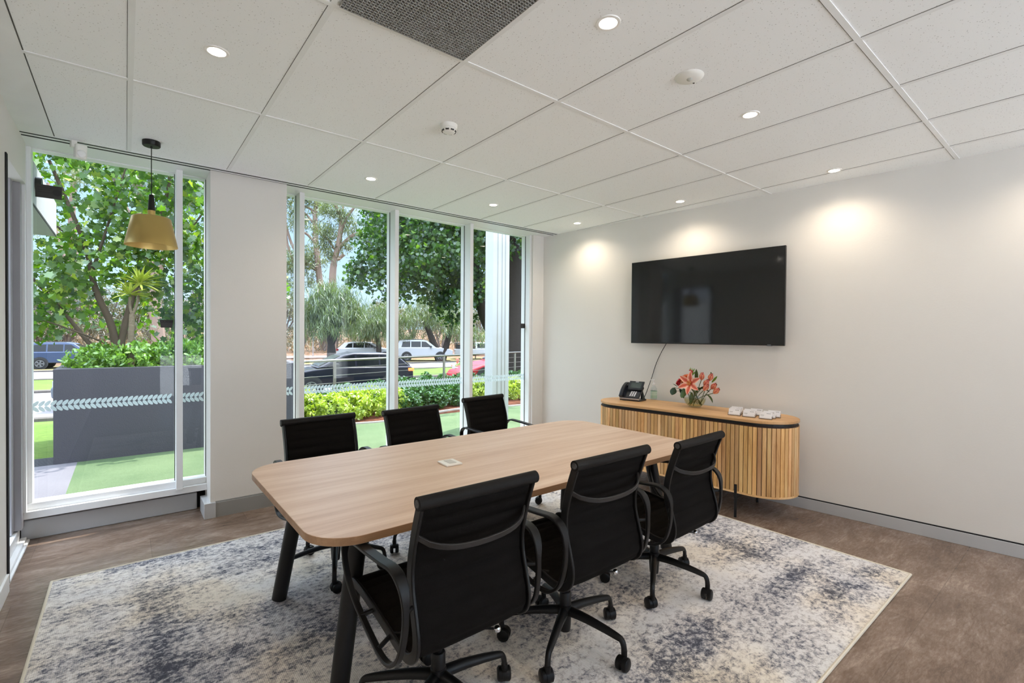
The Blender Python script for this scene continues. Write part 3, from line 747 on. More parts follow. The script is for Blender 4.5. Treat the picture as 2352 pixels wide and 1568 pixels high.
def petal(k, base, axis, out, L, Wd, curl, n=7, cup=.0, a=None):
    """pointed petal from base along axis, bending towards 'out'"""
    axis = axis.normalized(); out = (out-axis*out.dot(axis)).normalized(); side = axis.cross(out); vs = []
    for i in range(n+1):
        t = i/n; ang = curl*t; c_ = base+axis*(L*math.sin(ang)/max(curl, 1e-3) if curl else L*t)+out*(L*(1-math.cos(ang))/max(curl, 1e-3) if curl else 0)
        w_ = Wd*(math.sin(PI*min(1, t*.92+.08))**.8)
        nn = (out*math.cos(ang)-axis*math.sin(ang))
        for j in (-1, -.5, 0, .5, 1): vs.append(c_+side*w_*j-nn*(cup*(j*j)*w_))
    th = Vector((0, 0, .0))
    vs2 = [v+out*-.0006 for v in vs]; N_ = len(vs); fs = []; rim_ = [abs(j) for _i in range(n+1) for j in (-1, -.5, 0, .5, 1)]*2; k0 = len(k.attr)
    for i in range(n):
        for j in range(4):
            q = (i*5+j, i*5+j+1, (i+1)*5+j+1, (i+1)*5+j); fs.append(q); fs.append(tuple(N_+x for x in q[::-1]))
    k.add(vs+vs2, fs, a)
    if a is None: k.attr[k0:] = rim_
def stem(root_, p0, p1, r_=.0022, parent=None):
    mid = p0.lerp(p1, .5)+Vector((0, 0, .012)); k = MB(); k.tube([p-root_ for p in catmull([p0, mid, p1], 5)], r_, 6)
    return k.build('stem', stemm, parent, smooth=True)
def m_petal(name, c1, c2, c3):
    m, t, b = new_mat(name); a = t.nodes.new('ShaderNodeTexCoord'); n_ = noise(t, a.outputs['Object'], 30, 3)
    at_ = t.nodes.new('ShaderNodeAttribute'); at_.attribute_name = 'rim'
    r = ramp(t, [(.15, c1), (.5, c2), (.95, c3)]); t.links.new(mathn(t, 'ADD', at_.outputs['Fac'], mathn(t, 'MULTIPLY', mathn(t, 'SUBTRACT', n_, .5), .5)), r.inputs[0]); t.links.new(r.outputs[0], b.inputs['Base Color'])
    b.inputs['Roughness'].default_value = .5; b.inputs['Subsurface Weight'].default_value = 0.0; return m
lilym = m_petal('lily_petal', sc(206, 88, 66), sc(226, 132, 108), sc(250, 206, 184))
tulm = m_petal('tulip_petal', sc(184, 70, 84), sc(214, 112, 100), sc(246, 186, 140))
orgm = m_petal('orange_petal', sc(206, 70, 52), sc(236, 116, 66), sc(246, 156, 96))
redm = m_petal('red_petal', sc(180, 30, 50), sc(214, 50, 68), sc(232, 96, 104))
def base_in_vase(i): return vpos(.035*math.cos(i*2.1), .018, .035*math.sin(i*2.1))
# open lily
c0 = vpos(.012, .158, .085); r0 = empty('lily', c0); tag(r0, 'open coral lily at the front of the vase', 'flower')
k = MB(); ax = (FX*1.0+Vector((0, 0, .25))).normalized()
u1 = ax.orthogonal().normalized(); u2 = ax.cross(u1)
for i in range(6):
    a = 2*PI*i/6+.25; d = u1*math.cos(a)+u2*math.sin(a); petal(k, Vector((0, 0, 0)), (ax*.75+d*.7), d, .088, .0185, .9, cup=.25)
k.build('petals', lilym, r0, smooth=True, attr='rim')
k = MB()
for i in range(5):
    a = 2*PI*i/5; d = u1*math.cos(a)+u2*math.sin(a); k.tube([(0, 0, 0), ax*.035+d*.010], .0009, 5); k.ball(ax*.037+d*.0105, .003, 6, (1, 1, 2))
k.build('stamens', mat('stamen', sc(200, 150, 60), .6), r0)
stem(c0, base_in_vase(0), c0-ax*.004, parent=r0)
# orange many-petalled bloom
c0 = vpos(-.048, .178, .035); r0 = empty('orange_bloom', c0); tag(r0, 'large ruffled orange bloom behind the lily', 'flower')
k = MB(); ax = (FX*.6-RX*.5+Vector((0, 0, .7))).normalized(); u1 = ax.orthogonal().normalized(); u2 = ax.cross(u1)
for ring, (n_, tilt_, L) in enumerate(((7, .2, .030), (11, .6, .038), (14, 1.0, .044), (14, 1.45, .046))):
    for i in range(n_):
        a = 2*PI*i/n_+ring*.4; d = u1*math.cos(a)+u2*math.sin(a); petal(k, Vector((0, 0, 0)), ax*math.cos(tilt_)+d*math.sin(tilt_), d, L, .010, .5, 5, .4)
k.build('petals', orgm, r0, smooth=True, attr='rim'); stem(c0, base_in_vase(1), c0, parent=r0)
# tulips
for i, (a_, h_, f_, lean, lab) in enumerate(((.052, .212, .02, .2, 'pink tulip standing highest on the right of the bouquet'), (.096, .210, .0, .4, 'peach tulip at the upper right with a green leaf before it'), (.082, .178, .045, .7, 'half open pale tulip in the middle right of the bouquet'),
                              (.088, .150, .065, .8, 'pink tulip close to the lily, low on the right'), (.120, .160, .03, 1.0, 'orange tulip leaning right at mid height'), (.142, .135, .045, 1.2, 'drooping orange tulip, farthest to the right'))):
    ax = (RX*lean+Vector((0, 0, 1))+FX*.25).normalized(); c0 = vpos(a_, h_-.028, f_); r0 = empty('tulip', c0); tag(r0, lab, 'flower', 'tulips in the vase')
    k = MB(); u1 = ax.orthogonal().normalized(); u2 = ax.cross(u1)
    for j in range(6):
        a = 2*PI*j/6; d = u1*math.cos(a)+u2*math.sin(a); petal(k, d*.006, ax+d*.42, -d, .050+.004*(j % 2), .016, .75, 7, -.35)
    k.build('petals', tulm, r0, smooth=True, attr='rim'); stem(c0, base_in_vase(i+2), c0, parent=r0)
# red carnations and berries on the left
for i, (a_, h_, f_, lab) in enumerate(((-.098, .150, .04, 'small red carnation at the left edge of the bouquet'), (-.084, .166, .05, 'second red carnation, just above the ivy leaves'))):
    c0 = vpos(a_, h_, f_); r0 = empty('carnation', c0); tag(r0, lab, 'flower', 'red carnations'); k = MB(); rr = random.Random(i)
    for j in range(34):
        d = Vector((rr.gauss(0, 1), rr.gauss(0, 1), rr.gauss(.3, 1))).normalized(); petal(k, Vector((0, 0, 0)), d, d.orthogonal(), .020, .007, .8, 3)
    k.build('petals', redm, r0, smooth=True, attr='rim'); stem(c0, base_in_vase(i+5), c0, .0015, parent=r0)
c0 = vpos(-.022, .232, .0); r0 = empty('budding_sprig', c0); tag(r0, 'thin green sprig with tiny pink buds on top of the bouquet', 'flower')
k = MB(); rr = random.Random(4)
for j in range(14):
    d = Vector((rr.gauss(0, .5), rr.gauss(0, .5), 1)).normalized(); petal(k, Vector((rr.uniform(-.012, .012), 0, rr.uniform(-.03, 0))), d, d.orthogonal(), .034, .0028, .4, 4)
k.build('leaves', mat('sprig_leaf', sc(110, 150, 50), .5), r0)
k = MB()
for j in range(7): k.ball((rr.uniform(-.022, .012), rr.uniform(-.012, .012), rr.uniform(-.015, .012)), .0045, 8)
k.build('buds', redm, r0, smooth=True); stem(c0, base_in_vase(8), c0+Vector((0, 0, -.02)), .0015, parent=r0)
# foliage
fo = empty('bouquet_foliage', VP); tag(fo, 'green leaves and ivy hanging around the bouquet in the vase', 'foliage')
def lf(a_, h_, f_, dirv, L, Wd, mt, curl=.7):
    k = MB(); d = (RX*dirv[0]+FX*dirv[1]+Vector((0, 0, dirv[2]))); petal(k, vpos(a_, h_, f_)-VP, d, Vector((0, 0, -1)) if abs(dirv[2]) < .8 else FX, L, Wd, curl, 7, .15); return k.build('leaf', mt, fo, smooth=True)
lf(-.128, .118, .04, (-.1, .2, -1), .052, .024, leafd, .3); lf(-.085, .112, .045, (.6, .2, -.5), .07, .018, leafd); lf(-.05, .12, .06, (.15, .3, -.9), .075, .022, leafg)
lf(.085, .095, .03, (.9, .2, -.25), .078, .011, leafg, 1.1); lf(.02, .17, .03, (.05, 0, 1), .085, .012, leafg, .2); lf(.05, .12, .05, (.7, .2, .6), .085, .016, leafg, .6); lf(.11, .17, .0, (.8, 0, .9), .06, .007, mat('sprig_leaf', sc(110, 150, 50), .5), .3)
lf(0, .10, .05, (.1, .2, -.9), .075, .014, leafg, .3); lf(.03, .13, .04, (.9, .2, .1), .10, .018, leafd, .6); lf(-.11, .125, .03, (-.3, .1, .3), .035, .014, leafd, .4)
lf(.10, .235, -.01, (.05, .1, -1), .035, .006, leafg, .2); lf(-.03, .11, .03, (-1, .1, .05), .085, .006, leafg, .4); lf(-.05, .115, .05, (-.7, .1, -.15), .05, .012, leafd, .4)
k = MB(); k.tube([vpos(.02, .02, 0)-VP, vpos(-.02, .09, .01)-VP, vpos(-.10, .115, .03)-VP, vpos(-.128, .12, .04)-VP], .0018, 6)
for i in range(7): k.tube([vpos(.045*math.cos(i*1.9), .012, .045*math.sin(i*1.9))-VP, vpos(-.03*math.cos(i*1.9), .13, -.02*math.sin(i*1.9))-VP], .0028, 6)
k.build('stem', stemm, fo, smooth=True)
k = MB(); rr = random.Random(9)
for j in range(16): k.ball(vpos(-.060+rr.uniform(-.025, .025), .105+rr.uniform(-.02, .02), .05+rr.uniform(-.01, .02))-VP, .0028, 6)
k.build('white_buds', mat('gyp_white', sc(235, 235, 230), .6), fo)

for o in [va, fo]+[q for q in bpy.data.objects if q.get('category') == 'flower']:      # full size of the arrangement
    o.location = VP+(Vector(o.location)-VP)*1.40; o.scale = (1.40,)*3
# ---- business card holders
clearp = m_glass('acrylic', (.93, .93, .94), .12); cardm = mat('white_card', sc(242, 242, 246), .5); ink = mat('card_ink', sc(90, 88, 96), .6)
hold_spots = []
for r_, (d_, ss) in enumerate(((.500, (1.545, 1.430, 1.305)), (.430, (1.560, 1.445, 1.300)), (.360, (1.575, 1.420, 1.285)))):
    for c_, s_ in enumerate(ss): hold_spots.append((s_-.022, d_, r_, c_))
rows = ('front', 'second', 'back'); colsn = ('left', 'middle', 'right')
h0 = c00 = None
for s_, d_, r_, c_ in hold_spots:
    L = tvp(s_, d_, ZT); ang = TVROT-PI/2+.10
    if h0 is None:
        h0 = empty('card_holder'); k = MB(); tl_ = Matrix.Rotation(math.radians(-14), 4, 'X')
        k.box(-.048, .048, -.013, .020, 0, .003); k.box(-.048, .048, .010, .0125, .002, .034, tl_); k.box(-.048, -.0455, -.013, .012, .002, .026); k.box(.0455, .048, -.013, .012, .002, .026); k.box(-.048, .048, -.013, -.011, .002, .012)
        k.build('holder', clearp, h0)
        c00 = empty('business_cards'); k = MB(); k.box(-.044, .044, -.006, .009, .0045, .056, tl_); k.build('card_stack', cardm, c00)
        k = MB()
        for q in range(3): k.box(.008+.010*q, .013+.010*q, -.0066, -.0060, .043, .0475, tl_)
        k.box(-.036, -.010, -.0066, -.0060, .030, .0315, tl_); k.box(-.036, -.014, -.0066, -.0060, .024, .0252, tl_)
        k.build('printed_mark', ink, c00); h, cc = h0, c00
    else: h, cc = copy_tree(h0), copy_tree(c00)
    for o in (h, cc): o.location = L; o.rotation_euler = (0, 0, ang)
    tag(h, f'clear acrylic card holder, {colsn[c_]} one of the {rows[r_]} row on the sideboard', 'card holder', 'card holders on the sideboard')
    tag(cc, f'white business cards in the {colsn[c_]} holder of the {rows[r_]} row', 'business cards', 'white business cards in holders')

# ================================================================== TELEVISION
tvs0, tvs1 = 1.276, 2.762; tvz0, tvz1 = 1.366, 2.222
tv = empty('television', tvp((tvs0+tvs1)/2, .045, (tvz0+tvz1)/2), TVROT); tag(tv, 'large flat black television mounted on the right wall', 'television')
hl = (tvs1-tvs0)/2; hh = (tvz1-tvz0)/2
k = MB(); k.box(-.028, .0, -hl, hl, -hh, hh); bd = k.build('housing', mat('tv_black', (.008, .008, .009), .35), tv, bevel=.003)
k = MB(); k.box(-.0288, -.028, -hl+.006, hl-.006, -hh+.012, hh-.006)
k.build('screen', mat('tv_screen', (.010, .011, .012), .07, spec=.45, noise=(2, 0)), tv)
k = MB(); k.box(0, .044, -.2, .2, -.12, .12); k.build('wall_mount', blackmet, tv)
k = MB(); k.box(-.0292, -.0280, -hl+.105, -hl+.135, -hh+.002, -hh+.010); k.box(-.028, -.006, -hl+.10, -hl+.14, -hh-.004, -hh+.001); k.build('maker_mark', mat('tv_mark', sc(120, 124, 130), .3, metal=.7), tv)
k = MB(); pts = [tvp(2.373, .035, 1.37), tvp(2.44, .02, 1.27), tvp(2.50, .012, 1.15), tvp(2.535, .02, 1.03), tvp(2.55, .06, .93), tvp(2.535, .14, .86), tvp(2.53, .19, .82), tvp(2.55, .22, .812)]
k.tube(catmull(pts, 6), .0035, 8); tag(k.build('cable', blackmet, smooth=True), 'thin black cable hanging from the television down to the telephone', 'cable')

# ================================================================== CEILING FITTINGS
rim = mat('downlight_rim', sc(244, 242, 238), .4); lens = m_emit('downlight_lens', (1.0, .90, .76), 14.0)
proto = None
DL = [(1.551, 3.768, 'ceiling downlight nearest the wall column'), (2.771, 3.749, 'ceiling downlight above the middle of the far windows'), (3.935, 3.742, 'ceiling downlight nearest the far corner of the room'),
      (.32, 2.526, 'ceiling downlight near the brass pendant side'), (4.028, 2.522, 'ceiling downlight just above the television'), (1.518, 1.283, 'large looking downlight beside the grey air grille'),
      (2.763, 1.293, 'ceiling downlight beyond the round motion sensor'), (4.164, 1.315, 'ceiling downlight close to the right wall, past the television'),
      (1.0, -1.2, 'added unseen ceiling downlight behind the viewer, second row, left'), (2.8, -1.2, 'added unseen ceiling downlight behind the viewer, second row, right'), (1.0, -2.6, 'added unseen ceiling downlight behind the viewer, third row, left'), (2.8, -2.6, 'added unseen ceiling downlight behind the viewer, third row, right'),  # these four are unseen, added to brighten the room from the back
      (.32, .06, 'ceiling downlight behind the viewer, left'), (1.518, .06, 'ceiling downlight behind the viewer, middle left'), (2.763, .06, 'ceiling downlight behind the viewer, middle right'), (4.20, .10, 'ceiling downlight over the right wall, outside the view')]
for i, (x, y, lab) in enumerate(DL):
    if proto is None:
        proto = empty('downlight'); k = MB(); k.lathe([(.036, -.004), (.040, -.0055), (.048, -.004), (.050, 0)], 40); k.build('trim_ring', rim, proto, smooth=True)
        k = MB(); k.lathe([(.0001, -.0025), (.0375, -.0025), (.0375, -.0015), (.0001, -.0015)], 40); k.build('lens', lens, proto)
        ld = bpy.data.lights.new('downlight_beam', 'SPOT'); ld.spot_size = math.radians(150); ld.spot_blend = 1.0; ld.shadow_soft_size = .036; ld.energy = LAMP_W; ld.color = LAMP_COL
        l = bpy.data.objects.new('beam', ld); COL.objects.link(l); l.parent = proto; l.location = (0, 0, -.03); l.visible_camera = False; l.visible_glossy = False
        o = proto
    else: o = copy_tree(proto)
    o.location = (x, y, ZC); tag(o, lab, 'downlight', 'recessed ceiling downlights')
# smoke detector
sm = empty('smoke_detector', (1.518, 2.508, ZC)); tag(sm, 'round white smoke detector on the ceiling above the table', 'smoke detector')
wp = mat('detector_white', sc(235, 234, 228), .4)
k = MB(); k.lathe([(.0001, -.026), (.046, -.026), (.050, -.022), (.052, 0)], 36); k.build('base', wp, sm, smooth=True)
k = MB(); k.lathe([(.0001, -.050), (.022, -.050), (.036, -.044), (.044, -.034), (.044, -.026)], 36); k.build('head', wp, sm, smooth=True)
k = MB()
for q in range(8):
    a = 2*PI*q/8; k.box(.037, .043, -.010, .010, -.042, -.034, Matrix.Rotation(a, 4, 'Z'))
k.build('sensing_slots', mat('slot_dark', sc(60, 60, 58), .8), sm)
ms = empty('motion_sensor', (2.136, 1.296, ZC)); tag(ms, 'wide flat round ceiling sensor with small lens', 'sensor')
k = MB(); k.lathe([(.0001, -.020), (.030, -.020), (.050, -.013), (.066, -.004), (.068, 0)], 40); k.build('housing', wp, ms, smooth=True)
k = MB(); k.ball((-.012, -.010, -.021), .014, 16, (1, 1, .5)); k.build('lens', mat('sensor_lens', sc(190, 190, 182), .2), ms, smooth=True)
k = MB(); k.box(.022, .044, -.003, .003, -.019, -.013); k.build('indicator', mat('slot_dark', sc(60, 60, 58), .8), ms)
# PIR detector near the window
pr_ = empty('alarm_detector', (-.235, 4.30, ZC), .3); tag(pr_, 'small white alarm detector on a bracket above the left window', 'sensor')
k = MB(); k.box(-.045, -.015, -.01, .03, -.045, 0); k.build('bracket', wp, pr_, bevel=.003)
k = MB(); k.box(-.030, .030, -.045, .010, -.112, -.020, Matrix.Rotation(.15, 4, 'X')); k.build('housing', wp, pr_, bevel=.008)
k = MB(); k.ball((0, -.034, -.085), .024, 16, (1, .55, 1)); k.build('lens', mat('pir_lens', sc(246, 246, 246), .3), pr_, smooth=True)

# ================================================================== PENDANT
pd = empty('pendant_lamp', (.134, 3.985, ZC)); tag(pd, 'brushed brass cone pendant lamp hanging in the left window', 'pendant lamp')
def m_brass():
    m, t, b = new_mat('brushed_brass'); o = texc(t); n_ = noise(t, o, 3, 2)
    r = ramp(t, [(.3, sc(196, 168, 104)), (.7, sc(212, 184, 116))]); t.links.new(n_, r.inputs[0]); t.links.new(r.outputs[0], b.inputs['Base Color'])
    b.inputs['Metallic'].default_value = .92; b.inputs['Roughness'].default_value = .36; b.inputs['Anisotropic'].default_value = .6; return m
brass = m_brass()
k = MB(); k.lathe([(.0001, 0), (.050, 0), (.050, -.028), (.046, -.033), (.006, -.034), (.005, -.046), (.0001, -.046)], 36); k.build('ceiling_rose', blackmet, pd, smooth=True)
k = MB(); k.tube([(0, 0, -.04), (0, 0, -.355)], .0026, 8); k.build('cord', blackmet, pd, smooth=True)
k = MB(); k.lathe([(.0001, -.352), (.0125, -.352), (.0135, -.356), (.021, -.456), (.0001, -.456)], 28); k.build('cap', blackmet, pd, smooth=True)
k = MB(); k.lathe([(.0212, -.456), (.0215, -.484), (.030, -.490), (.100, -.500), (.107, -.506), (.145, -.690), (.1435, -.692), (.105, -.510), (.098, -.504), (.02, -.495)], 64); k.build('lamp_shade', brass, pd, smooth=True)
k = MB(); k.ball((0, 0, -.545), .030, 16, (1, 1, 1.2)); k.build('bulb', mat('frosted_bulb', sc(240, 235, 225), .4), pd, smooth=True)

# ================================================================== OUTSIDE
sc_full = sc
def sc(r, g, b, k=.48):      # outdoor colours, all dimmed to balance the strong daylight with the room
    c = sc_full(r, g, b); return (c[0]*k, c[1]*k, c[2]*k, 1)
def at(x, y, d):            # a point seen at (x, y) in the 2352-wide frame, d metres along the view axis
    return Vector((0, 0, CAMZ))+(fw+rt2*((x-1176)/FPX)-up2*((y-784)/FPX))*d
def gz(v):                  # ground height as a function of distance from the building
    K = [(0, 0), (10.4, 0), (10.6, -.05), (16.6, -.80), (17.0, -.86), (25.6, -.92), (33.8, -1.05), (42, -1.1), (47, -1.0), (60, .1), (90, 1.2), (140, 3)]
    for (a, za), (b, zb) in zip(K, K[1:]):
        if v <= b: return za+(zb-za)*(v-a)/(b-a)
    return 3
def gxy(x, y): return gz(y+.13*x)
def strip(name, v0, v1, m, dz=0, x0=-60, x1=110, nv=8, nx=40, label=None):
    k = MB(); vs = []; fs = []
    for i in range(nv+1):
        v = v0+(v1-v0)*i/nv
        for j in range(nx+1):
            x = x0+(x1-x0)*j/nx; vs.append((x, v-.13*x, gz(v)+dz))
    for i in range(nv):
        for j in range(nx): a = i*(nx+1)+j; fs.append((a, a+1, a+nx+2, a+nx+1))
    k.add(vs, fs); o = struct(k.build(name, m)); return o
turfm = m_ground('artificial_turf', sc(104, 130, 92), sc(138, 160, 118), 1.2, 120, bump=.6)
lawnm = m_ground('lawn_grass', sc(90, 122, 50), sc(124, 152, 68), .5, 14)
asph = m_ground('road_asphalt', sc(150, 146, 150), sc(180, 176, 180), .6, 40, bump=.1)
bark = m_ground('bark_mulch', sc(76, 40, 28), sc(150, 92, 66), 6, 50, bump=.8)
dry = m_ground('dry_bank', sc(118, 88, 66), sc(172, 136, 108), .35, 3.5, c3=sc(190, 158, 130))
k = MB(); k.box(-.42, 30, 4.72, 7.62, -.12, -.004); struct(k.build('ground_turf', turfm))
k = MB(); k.box(-8, -.42, 4.72, 7.16, -.12, -.004); struct(k.build('ground_paving', m_ground('pale_paving', sc(136, 134, 142), sc(150, 147, 153), 1.5, 60, bump=.1)))
k = MB(); k.box(-20, 25, -30, YB-.12, -.16, -.06); struct(k.build('ground_added_bounce', m_ground('pale_bounce_ground', (.72, .71, .69, 1), (.78, .77, .75, 1), 1, 30, bump=.1)))  # unseen pale ground, added to bounce sun through the back glazing
k = MB(); k.box(-8, -.60, 7.16, 7.62, -.12, -.012)
for i in range(16): k.box(-8, -.62, 7.17+i*.028, 7.18+i*.028, -.012, -.004)
tag(k.build('drain_grate', mat('grate_metal', sc(60, 60, 66), .5)), 'dark metal drain grate at the left foot of the grey planter', 'drain grate')
k = MB(); k.box(1.97, 30, 7.60, 10.3, -.12, -.01); struct(k.build('ground_garden_bed', bark))
k = MB(); pts = [(1.97, 7.56), (2.7, 7.60), (3.31, 7.50), (3.85, 7.62), (5.12, 7.93), (6.40, 7.60), (9, 7.7), (14, 7.9)]
k.ribbon([Vector((x, y, -.004)) for x, y in [tuple(p.to_2d()) for p in catmull([(a, b, 0) for a, b in pts], 6)]], (0, .2, 1), .05, .07); struct(k.build('kerb_bed_edge', mat('concrete_edge', sc(206, 198, 186), .8)))
strip('lawn_slope', 7.62-.13*8, 17.0, lawnm, -.02, x0=-60, x1=110, nv=24)
strip('road_near', 17.0, 25.6, asph, 0)
strip('lawn_median', 25.6, 33.8, lawnm, .04)
strip('road_far', 33.8, 42, asph, 0)
strip('ground_verge', 42, 47, m_ground('verge_dry_grass', sc(136, 124, 78), sc(176, 160, 112), .6, 8), .03)
strip('ground_bank', 47, 140, dry, .02, nv=20)
strip('path_pink', 48.5, 50.2, mat('pink_path', sc(206, 150, 134), .9), .10, nv=2)
for nm, v in (('kerb_near', 17.0), ('kerb_median', 25.6), ('kerb_median_far', 33.8), ('kerb_far', 42)):
    k = MB(); k.ribbon([(x, v-.13*x, gz(v)+.03) for x in (-60, 0, 40, 110)], (0, 0, 1), .16, .2); struct(k.build(nm, mat('kerb_concrete', sc(122, 114, 108), .9)))
k = MB()
for i in range(20):
    x = -12+i*4.2; k.box(x, x+1.4, -.05, .05, 0, .012, Matrix.Translation((0, 0, 0)) @ Matrix(((1, 0, 0, 0), (-.13, 1, 0, 20.9), (0, 0, 1, -.885), (0, 0, 0, 1))))
struct(k.build('road_marking', mat('lane_paint', sc(235, 235, 235), .7)))

# planter
k = MB(); k.box(-.615, 1.975, 7.16, 7.30, -.05, 1.03); k.box(-.615, -.475, 7.30, 8.88, -.05, 1.03); k.box(1.835, 1.975, 7.30, 8.88, -.05, 1.03); k.box(-.615, 1.975, 8.88, 9.0, -.05, 1.03)
pl = empty('planter', (0, 0, 0)); tag(pl, 'long dark grey rendered planter box outside the left window', 'planter')
k.build('render_wall', mat('grey_render', sc(98, 96, 106), .75, noise=(2, .06), bump=(110, .35)), pl)
k = MB(); k.box(-.475, 1.835, 7.30, 8.88, .8, .95); k.build('soil', bark, pl)

# leaves
def foliage(name, C, size, m, parent, shape, droop=None, seed=0, flat=.0, up_=None):
    """C: (N,3) leaf centres; shape: 2-D outline (m,2); random orientation, optionally hanging"""
    rs = np.random.RandomState(seed); N = len(C); T = np.array(shape, dtype=float); mm = len(T)
    n = rs.normal(size=(N, 3)); n[:, 2] = np.abs(n[:, 2])+flat; n /= np.linalg.norm(n, axis=1)[:, None]
    a = rs.normal(size=(N, 3))
    if droop is not None: a = a*droop+np.array([0, 0, -1.0])
    if up_ is not None: a = a*up_+np.array([0, 0, 1.0])
    a -= n*(a*n).sum(1)[:, None]; a /= np.linalg.norm(a, axis=1)[:, None]+1e-9; b = np.cross(n, a)
    s = size*rs.uniform(.65, 1.3, N)
    fold = np.abs(T[:, 1])*.35
    V = C[:, None, :]+s[:, None, None]*(T[None, :, 0, None]*a[:, None, :]+T[None, :, 1, None]*b[:, None, :]+fold[None, :, None]*n[:, None, :])
    me = bpy.data.meshes.new(name); me.vertices.add(N*mm); me.vertices.foreach_set('co', V.astype(np.float32).ravel())
    me.loops.add(N*mm); me.loops.foreach_set('vertex_index', np.arange(N*mm, dtype=np.int32))
    me.polygons.add(N); me.polygons.foreach_set('loop_start', (np.arange(N)*mm).astype(np.int32)); me.polygons.foreach_set('loop_total', np.full(N, mm, dtype=np.int32))
    me.update(calc_edges=True); me.materials.append(m)
    ca = me.color_attributes.new('rnd', 'FLOAT_COLOR', 'POINT'); r = rs.uniform(0, 1, N); col = np.ones((N, mm, 4), dtype=np.float32); col[:, :, :3] = r[:, None, None]
    ca.data.foreach_set('color', col.ravel())
    o = bpy.data.objects.new(name, me); COL.objects.link(o); o.parent = parent; return o
LOBED = [(-.5, 0), (-.28, .22), (-.30, .50), (0, .34), (.20, .52), (.28, .22), (.55, 0), (.28, -.22), (.20, -.52), (0, -.34), (-.30, -.50), (-.28, -.22)]
OVAL = [(-.5, 0), (-.2, .2), (.2, .19), (.55, 0), (.2, -.19), (-.2, -.2)]
NARROW = [(-.5, 0), (-.1, .08), (.5, 0), (-.1, -.08)]
STRAND = [(-.5, 0), (0, .035), (.5, 0), (0, -.035)]
def blob(n, c, r, rs, shell=.55):
    d = rs.normal(size=(n, 3)); d /= np.linalg.norm(d, axis=1)[:, None]; q = (shell+(1-shell)*rs.uniform(0, 1, n)**.6)
    return np.array(c)+d*q[:, None]*np.array(r)
def clumps(n, blobs, sub, sr, seed, shell=.5):
    """leaf centres in small clumps scattered over the blobs"""
    rs = np.random.RandomState(seed); vol = np.array([b[3]*b[4]*b[5] for b in blobs])**.67; vol = vol/vol.sum(); out_ = []
    for b, v in zip(blobs, vol):
        m = max(1, int(sub*v)); cc = blob(m, b[:3], b[3:], rs, shell)
        for c_ in cc: out_.append(blob(max(1, int(n/sub)), c_, (sr*rs.uniform(.6, 1.3),)*3, rs, .2))
    return np.concatenate(out_)
plane_l = m_leaf('plane_tree_leaf', sc(54, 94, 26), sc(104, 144, 36), .48, c3=sc(164, 180, 56))
plane_d = m_leaf('dark_plane_leaf', sc(30, 62, 26), sc(66, 106, 32), .45, c3=sc(120, 154, 40))
shrub_l = m_leaf('planter_shrub_leaf', sc(78, 128, 34), sc(136, 178, 62), .35)
lime_l = m_leaf('lime_shrub_leaf', sc(148, 176, 52), sc(206, 220, 100), .35)
dark_l = m_leaf('dark_shrub_leaf', sc(38, 84, 34), sc(84, 132, 58), .3)
gum_l = m_leaf('gum_leaf', sc(84, 98, 66), sc(134, 146, 104), .25)
pep_l = m_leaf('peppermint_leaf', sc(58, 76, 36), sc(106, 124, 66), .3)
scr_l = m_leaf('scrub_leaf', sc(64, 66, 44), sc(112, 108, 78), .25, c3=sc(134, 116, 92))
barkp = mat('plane_bark', sc(120, 102, 82), .9, noise=(4, .25), bump=(20, .6)); barkg = mat('gum_bark', sc(176, 148, 132), .8, noise=(1.2, .30), bump=(6, .4)); barkd = mat('dark_bark', sc(56, 46, 40), .9, noise=(3, .2), bump=(12, .8))
barkw = mat('grey_bark', sc(146, 130, 122), .85, noise=(1.5, .2), bump=(6, .4))
def branches(parent, paths, m, name='trunk', n=9):
    k = MB()
    for pts, r0_, r1_ in paths:
        c_ = catmull(pts, 5); k.tube(c_, [r0_+(r1_-r0_)*i/(len(c_)-1) for i in range(len(c_))], n)
    return k.build(name, m, parent, smooth=True)

# multi-stemmed plane tree growing out of the planter
t = empty('plane_tree', (.6, 8.1, .95)); tag(t, 'bright green broad-leaved tree growing out of the grey planter', 'tree')
L = lambda pts: [Vector(p)-t.location for p in pts]
pth = [(L([(-.06, 8.15, .9), (-.14, 8.15, 1.5), (-.30, 8.15, 1.98), (-.42, 8.3, 2.6), (-.75, 8.4, 3.6)]), .052, .018),
       (L([(-.06, 8.15, .9), (-.04, 8.15, 1.35), (.07, 8.15, 1.9), (.25, 8.1, 2.5), (.45, 8.0, 3.4), (.5, 8, 4.2)]), .048, .015),
       (L([(-.06, 8.15, .9), (-.33, 8.1, 1.25), (-.62, 8.1, 1.72), (-.95, 8, 2.2)]), .035, .012),
       (L([(-.34, 8.2, 2.2), (-.20, 8.0, 2.7), (.0, 7.8, 3.5)]), .022, .008), (L([(.25, 8.1, 2.5), (.7, 8.2, 2.9), (1.1, 8.2, 3.6)]), .022, .008),
       (L([(1.2, 8.3, .9), (1.25, 8.3, 1.6), (1.1, 8.2, 2.3), (1.3, 8.1, 3.2)]), .035, .012), (L([(-.2, 8.1, 1.3), (-.7, 7.9, 1.55), (-1.2, 7.8, 1.7)]), .012, .005),
       (L([(-.42, 8.3, 2.6), (-.9, 8.2, 2.9), (-1.4, 8.2, 3.3)]), .02, .007)]
branches(t, pth, barkp)
